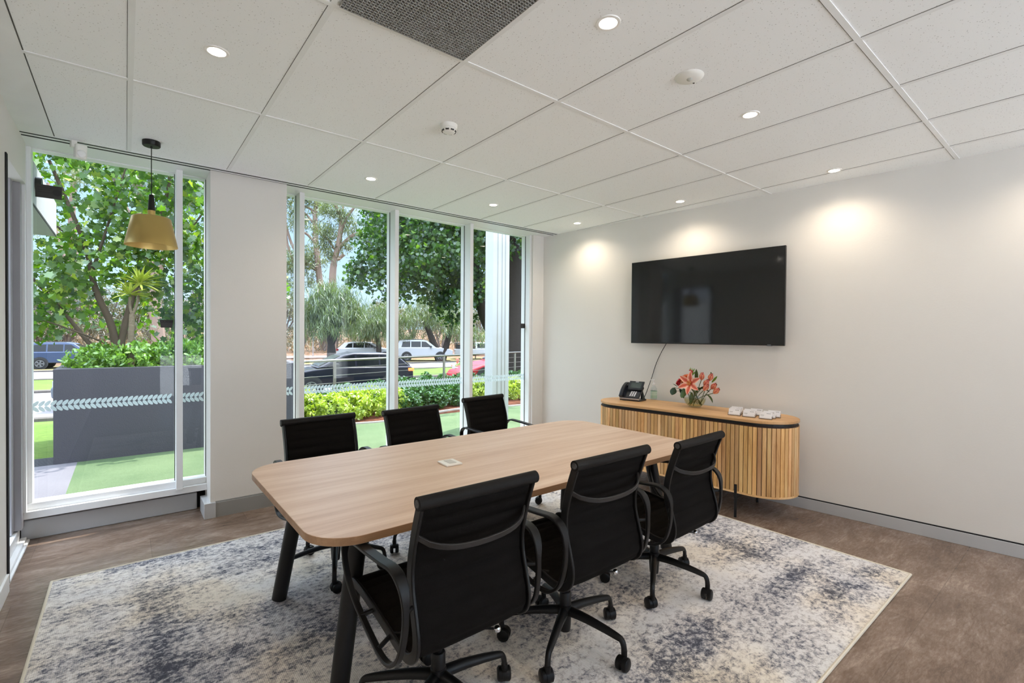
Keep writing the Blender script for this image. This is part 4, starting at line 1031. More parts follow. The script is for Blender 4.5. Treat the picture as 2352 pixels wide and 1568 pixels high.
bl = [(-.6, 8.2, 3.2, .9, .8, .85), (.2, 8.0, 3.3, .8, .8, .9), (1.0, 8.2, 3.2, .8, .8, .9), (-.3, 8.2, 2.35, .95, .75, .45), (.6, 8.3, 2.4, .8, .7, .5), (1.3, 8.2, 2.2, .7, .7, .6), (-.9, 8.0, 2.0, .55, .5, .45),
      (-.1, 8.4, 4.2, 1.4, .9, .7), (.2, 8.6, 1.7, .8, .4, .3), (-.8, 8.3, 1.65, .4, .4, .25), (1.2, 8.5, 1.6, .7, .5, .35), (-1.5, 8.3, 3.0, .6, .8, 1.0), (.75, 8.5, 1.6, .5, .35, .3)]
foliage('crown', clumps(10500, bl, 820, .20, 11, .35)-np.array(t.location), .086, plane_l, t, LOBED, seed=1, droop=1.2)
# yucca
y_ = empty('yucca', (.05, 7.62, .95)); tag(y_, 'yellow-green spiky yucca with two heads in the planter', 'yucca')
yk = m_leaf('yucca_leaf', sc(176, 190, 60), sc(222, 226, 110), .3)
branches(y_, [([(0, 0, 0), (.0, 0, .35), (.012, 0, .72)], .036, .030), ([(.012, 0, .70), (.06, 0, .85), (.085, 0, 1.05)], .018, .015), ([(.012, 0, .70), (-.01, 0, .82), (-.012, 0, .93)], .016, .014)], mat('yucca_bark', sc(150, 134, 108), .9, noise=(30, .3), bump=(40, 1)))
def rosette(c, n, Lf, seed, hang=.25, parent=y_, name='leaf_rosette', m=yk, wd=.013):
    rr = random.Random(seed); k = MB()
    for i in range(n):
        th = rr.uniform(0, 2*PI); el = rr.uniform(-hang, 1.25); d = Vector((math.cos(th)*math.cos(el), math.sin(th)*math.cos(el), math.sin(el)))
        petal(k, Vector(c)+d*.015, d, Vector((0, 0, -1)) if abs(d.z) < .9 else Vector((1, 0, 0)), Lf*rr.uniform(.75, 1.1), wd, .35, 5, .4, a=rr.random())
    return k.build(name, m, parent, attr='rnd')
rosette((.09, 0, 1.10), 60, .26, 1); rosette((-.014, 0, .96), 46, .22, 2)
y2 = empty('strappy_plant', (.47, 7.75, .95)); tag(y2, 'low green strappy plant beside the mullion at the back of the planter', 'plant')
rosette((0, 0, .12), 36, .46, 5, -.4, y2, 'leaf_rosette', m_leaf('strap_leaf', sc(120, 166, 30), sc(160, 200, 60), .4), .014)
# shrubs filling the planter
sh = None
for i, (x, y, s) in enumerate(((-.30, 7.52, .85), (.10, 7.50, .95), (.52, 7.55, .95), (.95, 7.5, 1.0), (1.45, 7.55, 1.0), (-.22, 8.0, .8), (.30, 8.05, .95), (.85, 8.1, 1.05), (1.4, 8.1, 1.0), (.55, 8.55, 1.0))):
    if sh is None:
        sh = foliage('planter_shrub', clumps(1500, [(0, 0, .12, .30, .27, .20)], 80, .075, 5, .6), .062, shrub_l, None, OVAL, seed=3, up_=1.0); o = sh
    else: o = sh.copy(); COL.objects.link(o)
    o.location = (x, y, .97); o.rotation_euler = (0, 0, i*1.3); o.scale = (s, s, s*(1.0+.1*(i % 3)))
    ORD = ('first', 'second', 'third', 'fourth', 'fifth', 'sixth', 'seventh', 'eighth', 'ninth', 'tenth', 'eleventh', 'twelfth', 'thirteenth', 'fourteenth', 'fifteenth', 'sixteenth')
    rw, rk = (('front row', i) if i < 5 else ('middle row', i-5) if i < 9 else ('back row', 0))
    tag(o, f'glossy green shrub in the grey planter, {rw}, {ORD[rk]} from its left end', 'shrub', 'shrubs in the planter')

for i in range(7):      # shrubs showing above the boundary wall on the entrance side
    o = sh.copy(); COL.objects.link(o); o.location = (-5.9, 4.4+i*.75, 2.55); o.rotation_euler = (0, 0, i*2.2); o.scale = (1.3, 1.3, 1.6)
    tag(o, 'leafy shrub behind the boundary wall on the entrance side', 'shrub', 'shrubs behind the boundary wall')
# handrail beside the garden bed
A, B = Vector((2.05, 7.93, 0)), Vector((11.5, 10.79, 0)); D = (B-A)
rl = empty('handrail', A); tag(rl, 'stainless steel handrail with thin wires behind the garden hedge', 'railing')
steel = mat('stainless_steel', sc(188, 184, 176), .3, metal=.85)
k = MB(); k.tube([(0, 0, 1.0), (D.x, D.y, 1.0)], .022, 10); k.build('top_rail', steel, rl, smooth=True)
for i in range(6):
    k = MB(); z = .87-.125*i; k.tube([(0, 0, z), (D.x, D.y, z)], .005, 6); k.build('wire', steel, rl)
for u in (.072, .345, .62, .89):
    p = D*u; k = MB(); k.box(p.x-.022, p.x+.022, p.y-.018, p.y+.018, -.02, .98); k.build('post', steel, rl, bevel=.003)

# hedges
lm = dk_ = None
def ordinal(xs, x): return ORD[sorted(xs).index(x)]
LIMES = ((2.25, 8.02, .95), (2.62, 7.95, .9), (3.0, 8.05, 1.0), (3.42, 8.2, 1.0), (3.85, 8.3, .9), (2.3, 8.4, 1.0), (6.1, 8.75, .95), (6.55, 8.6, .9), (6.95, 8.5, .95), (7.4, 8.5, 1.0), (5.75, 8.9, .8), (7.9, 8.6, 1))
for i, (x, y, s) in enumerate(LIMES):
    if lm is None:
        lm = foliage('lime_shrub', clumps(1700, [(0, 0, .27, .30, .28, .27)], 110, .07, 8, .7), .06, lime_l, None, OVAL, seed=4, up_=.9); o = lm
    else: o = lm.copy(); COL.objects.link(o)
    o.location = (x, y, -.02); o.rotation_euler = (0, 0, i*2.1); o.scale = (s, s, s)
    tag(o, f'lime green rounded shrub outside the far windows, {ordinal([q[0] for q in LIMES], x)} from the planter end', 'shrub', 'lime green shrubs in the garden bed')
DARKS = ((2.6, 8.75-.5, .9), (3.15, 8.75, 1.05), (3.75, 8.9, 1.1), (4.3, 8.55, 1.05), (4.4, 9.05, 1.15), (4.85, 8.75, 1.1), (5.0, 9.25, 1.2), (5.4, 9.0, 1.1), (5.6, 9.35, 1.1), (6.2, 9.4, 1.15), (6.8, 9.4, 1.1), (7.5, 9.4, 1.1), (8.2, 9.6, 1.1), (4.1, 8.25, .8), (4.75, 8.35, .8), (5.3, 8.5, .85))
for i, (x, y, s) in enumerate(DARKS):
    if dk_ is None:
        dk_ = foliage('dark_shrub', clumps(1500, [(0, 0, .30, .34, .32, .32)], 100, .09, 9, .6), .082, dark_l, None, OVAL, seed=6, up_=1.3); o = dk_
    else: o = dk_.copy(); COL.objects.link(o)
    o.location = (x, y, -.02); o.rotation_euler = (0, 0, i*1.7); o.scale = (s, s, s*.80)
    tag(o, f'dark green leafy shrub along the handrail, {ordinal([q[0] for q in DARKS], x)} from the planter end', 'shrub', 'dark green shrubs in the garden bed')

# white post and canopy of the building
k = MB(); k.box(4.74, 5.08, 6.40, 6.62, -.02, 3.6); p_ = k.build('post', mat('post_white', (.42, .43, .44), .5)); tag(p_, 'white square outdoor post seen through the last window', 'post')
k = MB()
for x in (4.83, 4.92, 4.99): k.box(x, x+.012, 6.392, 6.40, -.02, 3.6)
k.build('flute', mat('post_groove', sc(210, 208, 200), .5), p_)
cn = empty('entrance_canopy', (-1.8, 5.5, 2.3)); tag(cn, 'white boxed canopy of the building at the top left of the left window', 'canopy')
L0 = Vector((-1.8, 5.5, 2.3))
k = MB(); k.box(-3.2, -.505, 4.72, 6.20, 2.345, 2.64, Matrix.Translation(-L0)); k.build('fascia', mat('canopy_white', sc(240, 240, 244), .4), cn)
k = MB(); k.box(-3.2, -.512, 4.72, 6.19, 2.330, 2.345, Matrix.Translation(-L0)); k.build('soffit', mat('canopy_soffit', sc(206, 212, 206), .6), cn)
k = MB(); k.box(-.508, -.503, 4.72, 6.20, 2.326, 2.336, Matrix.Translation(-L0)); k.build('drip_edge', blackgap, cn)
k = MB(); k.tube([(-.504, 4.86, 2.50), (-.470, 4.86, 2.50)], .052, 24); q = k.build('outdoor_light', blackmet, smooth=True); tag(q, 'round black outdoor light fixed to the white canopy', 'outdoor light')
k = MB(); k.box(-.82, 12, 4.75, 4.98, 2.80, 2.95); k.box(-.82, 12, YB-.12, 4.75, 2.80, 2.95); struct(k.build('roof', white))
k = MB(); k.box(-30, -.42, -12, 4.72, -.12, -.006); struct(k.build('ground_forecourt', m_ground('forecourt_paving', sc(158, 154, 160), sc(172, 168, 172), 1.5, 60, bump=.1)))
k = MB(); k.box(-5.6, -5.4, 1.0, 12, -.1, 2.72); struct(k.build('wall_boundary', mat('pale_render', (.42, .42, .41), .75)))
k = MB(); k.box(4.40, 14, 4.66, 4.76, -.1, 2.8); struct(k.build('wall_facade_right', wallm))

# big shady plane tree on the right
base = at(1182, 860, 13.5); base.z = gxy(base.x, base.y)-.1
t = empty('shade_tree', base); tag(t, 'massive dark shade tree with thick trunk behind the white post', 'tree')
B0 = Vector(base); q = lambda x, y, d: at(x, y, d)-B0
branches(t, [([q(1184, 900, 13.5), q(1180, 800, 13.5), q(1180, 680, 13.5), q(1186, 560, 13.5), q(1200, 400, 13.3)], .62, .30),
             ([q(1176, 800, 13.5), q(1140, 770, 13.3), q(1112, 715, 13.0), q(1092, 620, 12.6), q(1060, 500, 12)], .26, .10),
             ([q(1190, 640, 13.5), q(1215, 540, 13.5), q(1235, 420, 13.5)], .22, .12), ([q(1184, 620, 13.5), q(1168, 520, 13.2), q(1160, 380, 13)], .22, .10),
             ([q(1092, 620, 12.6), q(1020, 570, 12.6), q(930, 540, 12.8)], .09, .03), ([q(1180, 600, 13.4), q(1060, 480, 14.5), q(930, 420, 15.5)], .16, .05), ([q(1110, 700, 13), q(1040, 650, 14), q(960, 620, 15)], .07, .03)], barkd, n=14)
bl = []
for (x, y, d, r) in ((1120, 380, 13, 2.3), (1000, 430, 13.5, 1.8), (900, 520, 13.5, 1.0), (960, 560, 13, 1.3), (1050, 560, 12.8, 1.4), (1150, 520, 12.5, 1.1), (860, 610, 13.6, .75), (920, 650, 13.4, .8), (1010, 650, 13.5, .9), (1045, 700, 13.2, .65), (1210, 480, 15, 1.5), (880, 450, 15, 1.0), (1000, 330, 14.5, 2.0), (830, 625, 13.8, .45),
                     (1080, 600, 15.5, 1.6), (1180, 640, 16, 1.3), (960, 480, 16, 1.8), (1240, 620, 15.5, 1.2), (1090, 660, 12.2, .6), (890, 580, 15, 1.0), (1140, 700, 15.5, .7), (1000, 590, 12, .8)):
    c_ = at(x, y, d); bl.append((c_.x, c_.y, c_.z, r, r, r*.85))
foliage('crown', clumps(46000, bl, 2300, .30, 21, .3)-np.array(B0), .105, plane_d, t, LOBED, seed=7, droop=1.4)

# gum trees
def gum(name, paths, cl_, label, seed, n=2600, lsz=.50, bk=barkg):
    p0 = paths[0][0][0]; base = Vector(p0); base.z = gxy(base.x, base.y)-.1; t = empty(name, base); tag(t, label, 'tree')
    branches(t, [([base-base]+[p-base for p in paths[0][0]], paths[0][1], paths[0][2])]+[([p-base for p in a], r0_, r1_) for a, r0_, r1_ in paths[1:]], bk, n=8)
    bb = [(c_.x, c_.y, c_.z, r, r, r*.75) for c_, r in cl_]
    foliage('crown', clumps(n, bb, max(8, n//22), .75, seed, .2)-np.array(base), lsz, gum_l, t, NARROW, droop=.55, seed=seed); return t
g_ = lambda d, *pp: [at(x, y, d) for x, y in pp]
gum('gum_tree', [(g_(52, (742, 700), (734, 640), (726, 560), (724, 500), (727, 440), (728, 330)), .42, .17), (g_(52, (724, 560), (708, 540), (690, 530)), .17, .1), (g_(52, (726, 520), (706, 495), (690, 480)), .13, .08), (g_(52, (724, 505), (716, 482), (700, 474)), .18, .1), (g_(52, (727, 620), (700, 600), (670, 560), (650, 490)), .2, .12), (g_(52, (690, 640), (660, 560), (655, 480)), .15, .1)],
    [(at(x, y, 52), r) for x, y, r in ((712, 460, 1.0), (735, 470, 1.1), (705, 520, 1.2), (740, 430, 1.2), (690, 440, 1.8), (715, 590, 1.5), (690, 600, 1.9), (730, 610, .9), (670, 500, 2), (665, 600, 2.2), (650, 440, 2.4), (715, 640, 1.2), (760, 455, .8), (664, 660, 2.0))], 'tall gum tree with pale trunk at the left edge of the second window', 31, 9000)
gum('gum_tree', [(g_(48, (762, 700), (763, 660), (766, 610), (775, 572), (781, 540), (784, 500), (770, 470), (764, 430)), .46, .12), (g_(48, (775, 572), (790, 558), (808, 542), (825, 534), (845, 520), (890, 500)), .22, .12), (g_(48, (783, 530), (797, 500), (812, 478), (826, 460), (840, 430)), .17, .08), (g_(48, (768, 572), (755, 552), (738, 535), (725, 520)), .11, .05), (g_(48, (766, 600), (780, 592), (790, 584)), .2, .16), (g_(48, (784, 500), (788, 470), (774, 450)), .12, .06)],
    [(at(x, y, 48), r) for x, y, r in ((752, 482, 1.1), (742, 528, 1.2), (756, 545, .9), (778, 490, 1.0), (805, 520, 1.0), (795, 505, .8), (808, 460, .5), (776, 462, .6), (752, 580, 1.0), (800, 565, .8), (766, 590, .6), (870, 500, 1.3), (890, 480, 1.5), (738, 560, .8))], 'branching gum tree with reddish trunk against the blue sky', 32, 5200)
gum('gum_tree', [(g_(40, (365, 790), (358, 720), (350, 640), (335, 560), (320, 450), (310, 330)), .55, .25), (g_(40, (352, 660), (372, 600), (385, 520), (390, 420)), .3, .14), (g_(40, (330, 540), (285, 470), (255, 380)), .25, .1)],
    [(at(x, y, 40), r) for x, y, r in ((380, 420, 1.7), (320, 430, 1.4), (250, 390, 1.5), (390, 500, 1.1), (360, 370, 1.8), (430, 460, 1.5), (455, 560, 1.3), (300, 360, 1.8), (180, 400, 1.5), (460, 420, 1.5))], 'gum tree behind the planter tree in the left window', 33, 6000)
gum('gum_tree', [(g_(55, (150, 790), (160, 700), (170, 600), (165, 480), (180, 340)), .6, .25), (g_(55, (165, 620), (130, 540), (110, 420)), .3, .14)],
    [(at(x, y, 55), r) for x, y, r in ((120, 420, 2.2), (180, 380, 2.4), (90, 520, 2.0), (220, 480, 2.0), (150, 600, 1.8), (240, 580, 1.8))], 'distant gum tree at the far left of the left window', 34, 2200)

# willowy peppermint trees
def pep(px, d, cl_, trunk, label, seed, n, grp=None):
    base = at(px, 828, d); base.z = gxy(base.x, base.y)-.1; t = empty('peppermint_tree', base); tag(t, label, 'tree')
    branches(t, [([p-base for p in a], r0_, r1_) for a, r0_, r1_ in trunk], barkd, n=8)
    bb = [(at(x, y, d_), r, rz) for x, y, d_, r, rz in cl_]; bb = [(c_.x, c_.y, c_.z, r, r, rz) for c_, r, rz in bb]
    foliage('crown', clumps(n, bb, n//26, .5, seed, .35)-np.array(base), .62, pep_l, t, STRAND, droop=.25, seed=seed)
pep(762, 38, ((762, 690, 38, 2.1, 1.5), (735, 720, 38, 1.4, 1.9), (795, 715, 38, 1.4, 1.8), (765, 735, 37, 1.5, 1.6), (715, 745, 38, .9, 1.3), (815, 740, 38, .9, 1.3), (750, 680, 38, 1.1, 1.0)),
    [([at(762, 836, 38), at(761, 800, 38), at(758, 780, 38), at(742, 740, 38)], .42, .15), ([at(762, 790, 38), at(775, 760, 38), at(790, 725, 38)], .25, .1), ([at(760, 780, 38), at(765, 740, 38), at(762, 700, 38)], .2, .08)], 'rounded willowy tree on the verge beyond the dark car', 41, 9000)
pep(850, 44, ((850, 740, 44, 1.8, 1.7), (880, 755, 44, 1.3, 1.4), (825, 760, 44, 1.2, 1.2), (890, 720, 45, 1.3, 1.2)), [([at(870, 828, 44), at(868, 780, 44), at(850, 730, 44)], .3, .12)], 'second willowy tree, right of the rounded one', 42, 5000)
pep(1012, 46, ((960, 730, 46, 2.2, 1.8), (1030, 740, 46, 2.0, 1.5), (990, 700, 47, 2.0, 1.4), (935, 760, 46, 1.2, 1.4), (1060, 760, 46, 1.4, 1.1), (1100, 770, 46, 1.2, 1.0)),
    [([at(1012, 828, 46), at(1000, 800, 46), at(985, 760, 46), at(965, 720, 46)], .5, .15), ([at(1014, 828, 46), at(1026, 790, 46), at(1040, 740, 46)], .45, .15)], 'spreading grey-green tree with forked dark trunk behind the white wagon', 43, 6500)

# scrub along the far bank
sv = []
for s_ in range(3):
    r0 = empty('scrub_tree', (0, 0, 0)); rr = random.Random(50+s_)
    paths = []
    for j in range(7):
        a = rr.uniform(0, 2*PI); l_ = rr.uniform(.6, 1.6); paths.append(([Vector((0, 0, -.3)), Vector((math.cos(a)*l_*.4, math.sin(a)*l_*.4, 1.6)), Vector((math.cos(a)*l_*1.3, math.sin(a)*l_*1.3, rr.uniform(3, 4.6)))], .10, .04))
    branches(r0, paths, barkw, n=5)
    bb = [(rr.uniform(-1.3, 1.3), rr.uniform(-1.3, 1.3), rr.uniform(1.6, 4.4), 1.1, 1.1, .8) for j in range(8)]
    foliage('crown', clumps(1500, bb, 90, .5, 60+s_, .3), .42, scr_l, r0, NARROW, droop=.8, seed=60+s_); sv.append(r0)
usedv = set(); rr = random.Random(77); idx = 0
for row, (v, hs) in enumerate(((54, .75), (63, 1.0), (74, 1.3))):
    for px in range(60, 1260, 52 if row == 0 else 58):
        px_ = px+rr.uniform(-18, 18)
        if 482 < px_ < 640: continue
        dx, dy = (fw+rt2*((px_-1176)/FPX)).x, (fw+rt2*((px_-1176)/FPX)).y; kk = (v+rr.uniform(-3, 3))/(dy+.13*dx)
        x, y = dx*kk, dy*kk; i = idx % 3; idx += 1
        o = sv[i] if i not in usedv else copy_tree(sv[i]); usedv.add(i)
        o.location = (x, y, gxy(x, y)-.1); s = hs*rr.uniform(.75, 1.2); o.scale = (s, s, s); o.rotation_euler = (0, 0, rr.uniform(0, 6))
        tag(o, ('low', 'middling', 'tall')[row]+' grey-green scrub tree on the dry bank beyond the far road, '+('nearest', 'second', 'farthest')[row]+' row', 'scrub tree', 'scrub trees on the far bank')
C_ = []
rs = np.random.RandomState(5)
for _ in range(9000):
    px_ = rs.uniform(40, 1240); v = rs.uniform(52, 66); dx, dy = (fw+rt2*((px_-1176)/FPX)).x, (fw+rt2*((px_-1176)/FPX)).y; kk = v/(dy+.13*dx); C_.append((dx*kk, dy*kk, gz(v)+rs.uniform(0, 1.1)))
o = foliage('undergrowth', np.array(C_), .8, m_leaf('dry_undergrowth', sc(90, 74, 52), sc(136, 116, 84), .2), None, STRAND, up_=.5, seed=9); tag(o, 'dry brown undergrowth along the bank beyond the far road', 'undergrowth', kind='stuff')
fl_ = empty('flowering_shrub', at(1065, 850, 24)); fl_.location.z = -.9; tag(fl_, 'small pink flowering shrub on the median grass near the red car', 'shrub')
foliage('leaves', clumps(400, [(0, 0, .7, .7, .7, .6)], 30, .15, 3, .4), .16, m_leaf('oleander_leaf', sc(110, 130, 80), sc(150, 160, 110), .3), fl_, OVAL, seed=3); foliage('flowers', clumps(120, [(0, 0, .9, .65, .65, .55)], 14, .1, 8, .7), .14, m_leaf('pink_flower', sc(214, 110, 120), sc(230, 150, 150), .3), fl_, OVAL, seed=8)
for px, d, h_, lab in ((719, 46, 3.2, 'thin grey sign pole left of the rounded willowy tree'), (1092, 50, 3.6, 'thin pale pole behind the white utility truck')):
    b0 = at(px, 828, d); b0.z = gxy(b0.x, b0.y)-.1; k = MB(); k.tube([(0, 0, 0), (0, 0, h_)], .05, 8); o = k.build('pole', mat('pole_grey', sc(190, 190, 190), .5), smooth=True, loc=b0); tag(o, lab, 'pole')

# ------------------------------------------------------------------ vehicles
carglass = mat('car_glass', (.006, .008, .010), .08, spec=.35); tyre = mat('tyre_rubber', (.015, .015, .016), .8); alloy = mat('alloy_rim', sc(190, 192, 198), .3, metal=.7)
redl = mat('tail_light', sc(170, 20, 24), .2); headl = mat('head_light', sc(235, 238, 245), .1); trimk = mat('car_trim', (.02, .02, .022), .5)
def car(name, label, loc, rz, body, cabin, W_, paint, wheels, wr, wins, extras=(), scale=1.0):
    """side outlines in (x, z), x from rear to front; cabin narrows upwards"""
    r0 = empty(name, loc, rz); r0.scale = (scale,)*3; tag(r0, label, 'car'); Lc = max(x for x, z in body)/2
    def loft(poly, w0, w1, zlo, zhi):
        k = MB(); n = len(poly); vs = []
        for s in (-1, 1):
            for x, z in poly:
                f = min(1, max(0, (z-zlo)/(zhi-zlo))); vs.append((x-Lc, s*(w0+(w1-w0)*f)/2, z))
        k.add(vs, [tuple(range(n))[::-1], tuple(range(n, 2*n))]+[(i, (i+1) % n, n+(i+1) % n, n+i) for i in range(n)]); return k
    zb = min(z for x, z in cabin); zt = max(z for x, z in cabin)
    k = loft(body, W_, W_*.94, .3, zb+.1); b = k.build('body', paint, r0, smooth=True, bevel=.06, auto=.6); b.modifiers['edge'].segments = 3
    k = loft(cabin, W_*.93, W_*.72, zb, zt); k.build('cabin', paint, r0, smooth=True, bevel=.05, auto=.6)
    def yw(z): return (W_*.93+(W_*.72-W_*.93)*(z-zb)/(zt-zb))/2
    for poly in wins:
        for s in (-1, 1):
            k = MB(); n = len(poly); vs = [(x-Lc, s*(yw(z)+.006), z) for x, z in poly]+[(x-Lc, s*(yw(z)-.02), z) for x, z in poly]
            k.add(vs, [tuple(range(n)), tuple(range(n, 2*n))[::-1]]+[(i, (i+1) % n, n+(i+1) % n, n+i) for i in range(n)]); k.build('side_window', carglass, r0)
    cx = sorted(cabin, key=lambda p: p[0]); 
    fb, ft = cabin[-1], cabin[-2]; rb_, rt_ = cabin[0], cabin[1]
    for nm, (lo, hi), s in (('windscreen', (fb, ft), 1), ('rear_window', (rb_, rt_), -1)):
        dx, dz = hi[0]-lo[0], hi[1]-lo[1]; a = (lo[0]+dx*.1, lo[1]+dz*.14); b2 = (lo[0]+dx*.9, lo[1]+dz*.9); nx, nz = (dz, -dx) if dz*s > 0 else (-dz, dx); l_ = math.hypot(nx, nz); nx, nz = nx/l_*.02, nz/l_*.02
        wa, wb = yw(a[1])*.9, yw(b2[1])*.9; k = MB()
        vs = [(a[0]-Lc+nx, -wa, a[1]+nz), (a[0]-Lc+nx, wa, a[1]+nz), (b2[0]-Lc+nx, wb, b2[1]+nz), (b2[0]-Lc+nx, -wb, b2[1]+nz)]; vs += [(x-nx*2, y, z-nz*2) for x, y, z in vs]
        k.add(vs, [(0, 1, 2, 3), (7, 6, 5, 4), (0, 4, 5, 1), (1, 5, 6, 2), (2, 6, 7, 3), (3, 7, 4, 0)]); k.build(nm, carglass, r0)
    for x in wheels:
        for s in (-1, 1):
            mt = Matrix.Translation((x-Lc, s*(W_/2-.10), wr)) @ Matrix.Rotation(PI/2, 4, 'X')
            k = MB(); k.lathe([(.0001, -.10), (wr-.03, -.11), (wr, -.08), (wr, .08), (wr-.03, .11), (.0001, .10)], 26, (0, 0, 0), None, mt); wh = k.build('wheel', tyre, r0, smooth=True)
            k = MB(); m2 = Matrix.Translation((x-Lc, s*(W_/2+.012), wr)) @ Matrix.Rotation(PI/2, 4, 'X'); k.lathe([(wr*.56, -.01), (wr*.64, -.012), (wr*.64, .012), (wr*.56, .01)], 24, (0, 0, 0), None, m2)
            for j in range(5):
                for e_ in (-.16, .16):
                    a = 2*PI*j/5+e_; k.box(0.0, wr*.6, -.018, .018, -.008, .008, m2 @ Matrix.Rotation(a, 4, 'Z'))
            k.build('rim', alloy, wh)
            k = MB(); k.lathe([(.0001, -.01), (wr+.06, -.01), (wr+.06, .004), (.0001, .004)], 26, (0, 0, 0), None, Matrix.Translation((x-Lc, s*(W_/2-.004), wr+.02)) @ Matrix.Rotation(PI/2, 4, 'X')); k.build('wheel_arch', trimk, r0)
    for nm, mt, x0, x1, y0, y1, z0, z1 in extras:
        for s in ((-1, 1) if y0 > 0 else (1,)):
            k = MB(); k.box(x0-Lc, x1-Lc, min(s*y0, s*y1), max(s*y0, s*y1), z0, z1); k.build(nm, mt, r0, bevel=.01)
    return r0
def paint(n, c_, metal=.1): return mat('paint_'+n, c_, .35, metal=metal, coat=.15, spec=.35, noise=(1, .02))
suvB = [(0, .45), (0, 1.12), (.06, 1.2), (3.35, 1.22), (4.0, 1.17), (4.72, 1.06), (4.92, .92), (4.95, .52), (4.8, .42), (.12, .42)]
suvC = [(.08, 1.15), (.30, 1.80), (.55, 1.87), (2.3, 1.88), (2.72, 1.80), (3.5, 1.19)]
suvW = [[(.50, 1.24), (.62, 1.70), (1.25, 1.73), (1.25, 1.24)], [(1.33, 1.24), (1.33, 1.73), (2.15, 1.73), (2.15, 1.24)], [(2.22, 1.24), (2.22, 1.73), (2.58, 1.71), (3.15, 1.24)]]
suvX = [('tail_light', redl, -.02, .12, .62, .92, .92, 1.12), ('head_light', headl, 4.80, 4.94, .55, .90, .80, .98), ('roof_rail', trimk, .7, 2.3, .60, .64, 1.87, 1.92), ('bumper', trimk, -.05, .15, -.0, .9, .42, .55), ('side_mirror', trimk, 2.95, 3.1, .95, 1.12, 1.2, 1.36)]
hB = [(0, .38), (.0, .92), (.10, 1.0), (3.2, 1.0), (3.9, .92), (4.35, .78), (4.5, .60), (4.48, .34), (.1, .34)]
hC = [(.06, .95), (.55, 1.40), (1.0, 1.47), (2.0, 1.48), (2.45, 1.42), (3.35, .98)]
hW = [[(.62, 1.04), (.85, 1.34), (1.15, 1.38), (1.15, 1.04)], [(1.22, 1.04), (1.22, 1.38), (2.0, 1.39), (2.0, 1.04)], [(2.07, 1.04), (2.07, 1.39), (2.38, 1.36), (3.0, 1.04)]]
hX = [('tail_light', redl, -.02, .16, .60, .88, .80, .96), ('head_light', headl, 4.2, 4.46, .55, .86, .62, .78), ('side_mirror', trimk, 2.75, 2.9, .88, 1.04, .98, 1.12)]
RR = math.atan(-.13)
def onroad(px, v):
    dx, dy = (fw+rt2*((px-1176)/FPX)).x, (fw+rt2*((px-1176)/FPX)).y; kk = v/(dy+.13*dx); return (dx*kk, dy*kk, gz(v)+.01)
car('wagon', 'large white four wheel drive wagon parked on the far verge', onroad(975, 44.3), RR-.36, suvB, suvC, 1.95, paint('white', sc(232, 234, 240)), (.95, 3.85), .39, suvW, suvX, 1.08)
car('wagon', 'blue-grey four wheel drive wagon parked left, behind the planter tree', onroad(166, 44.8), RR, suvB, suvC, 1.95, paint('steel_blue', sc(84, 100, 134), .3), (.95, 3.85), .39, suvW, suvX+[('spare_wheel_cover', paint('steel_blue', sc(84, 100, 134), .3), -.22, 0, -.35, .35, .65, 1.2)], .95)
car('hatchback', 'small white hatchback parked beyond the dark car', onroad(846, 46), RR-.36, hB, hC, 1.8, paint('white', sc(232, 234, 240)), (.8, 3.6), .33, hW, hX+[('roof_rack', trimk, 1.2, 1.26, -.6, .6, 1.49, 1.53), ('roof_rack', trimk, 1.9, 1.96, -.6, .6, 1.49, 1.53)], 1.2)
dB = [(0, .42), (0, .98), (.12, 1.06), (3.1, 1.08), (3.8, 1.02), (4.55, .90), (4.78, .74), (4.8, .42), (4.65, .34), (.1, .34)]
dC = [(.05, 1.0), (.62, 1.50), (1.1, 1.58), (2.3, 1.60), (2.7, 1.53), (3.65, 1.06)]
dW = [[(.75, 1.10), (.95, 1.44), (1.3, 1.49), (1.3, 1.10)], [(1.38, 1.10), (1.38, 1.50), (2.2, 1.51), (2.2, 1.10)], [(2.28, 1.10), (2.28, 1.51), (2.62, 1.47), (3.3, 1.10)]]
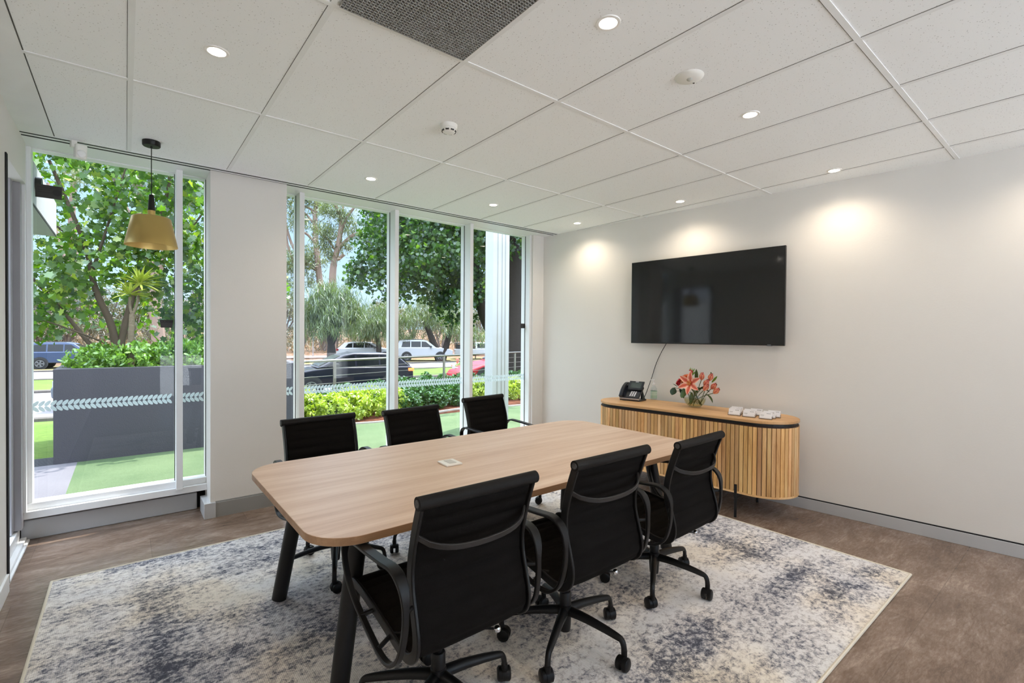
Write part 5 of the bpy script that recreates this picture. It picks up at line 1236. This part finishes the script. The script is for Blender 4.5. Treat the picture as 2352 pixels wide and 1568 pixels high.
car('family_car', 'dark navy car driving left just beyond the handrail', onroad(797, 19.6), RR+PI, dB, dC, 1.88, paint('navy', (.004, .005, .014), .1), (.9, 3.85), .36, dW,
    [('tail_light', m_emit('lit_tail_light', (1, .16, .04), 3), -.02, .22, .60, .90, .86, .98), ('head_light', headl, 4.5, 4.72, .5, .86, .68, .82), ('side_mirror', trimk, 2.9, 3.08, .9, 1.1, 1.06, 1.22)], 1.0)
sB = [(0, .40), (.02, .86), (.3, .94), (2.9, .90), (3.6, .80), (4.3, .58), (4.45, .42), (4.4, .26), (.1, .28)]
sC = [(.5, .88), (1.3, 1.22), (1.9, 1.28), (2.2, 1.26), (3.05, .88)]
car('red_coupe', 'low red sports car with its nose behind the hedge', onroad(1165, 18.6), RR+PI-.1, sB, sC, 1.82, paint('red', sc_full(150, 8, 26)), (.85, 3.5), .33, [[(1.3, .93), (1.6, 1.18), (1.95, 1.22), (2.15, 1.2), (2.75, .93)]],
    [('tail_light', redl, -.02, .1, .5, .8, .7, .82), ('head_light', headl, 3.95, 4.2, .5, .8, .58, .66), ('side_mirror', paint('red', sc(196, 16, 36)), 2.5, 2.62, .85, 1.0, .92, 1.02)], 1.15).scale.z = 1.34
uB = [(0, .55), (0, 1.05), (3.4, 1.12), (4.9, 1.05), (5.15, .9), (5.15, .5), (.1, .5)]
uC = [(2.1, 1.08), (2.15, 1.70), (2.4, 1.76), (3.1, 1.76), (3.35, 1.68), (4.0, 1.12)]
car('utility_truck', 'white utility truck with black tray rack on the far verge', onroad(1100, 45), RR-.36, uB, uC, 1.85, paint('white', sc(232, 234, 240)), (1.1, 4.2), .38, [[(2.3, 1.18), (2.35, 1.62), (3.25, 1.62), (3.75, 1.18)]],
    [('tray_rack', trimk, .1, 2.0, -.85, .85, 1.62, 1.70), ('tray_rack', trimk, .1, .18, .75, .83, 1.1, 1.7), ('tray_rack', trimk, 1.1, 1.18, .75, .83, 1.1, 1.7), ('tray_rack', trimk, 1.9, 1.98, .75, .83, 1.1, 1.7), ('tray_load', trimk, .2, 1.9, -.7, .7, 1.1, 1.5), ('tail_light', redl, -.02, .1, .7, .85, .8, 1.0)], 1.0)
car('hatchback', 'silver car just peeking out left of the grey planter', (1.0, 19.6, gz(19.7)+.01), RR+PI, hB, hC, 1.8, paint('silver', sc(150, 156, 172), .5), (.8, 3.6), .33, hW, hX, 1.15)
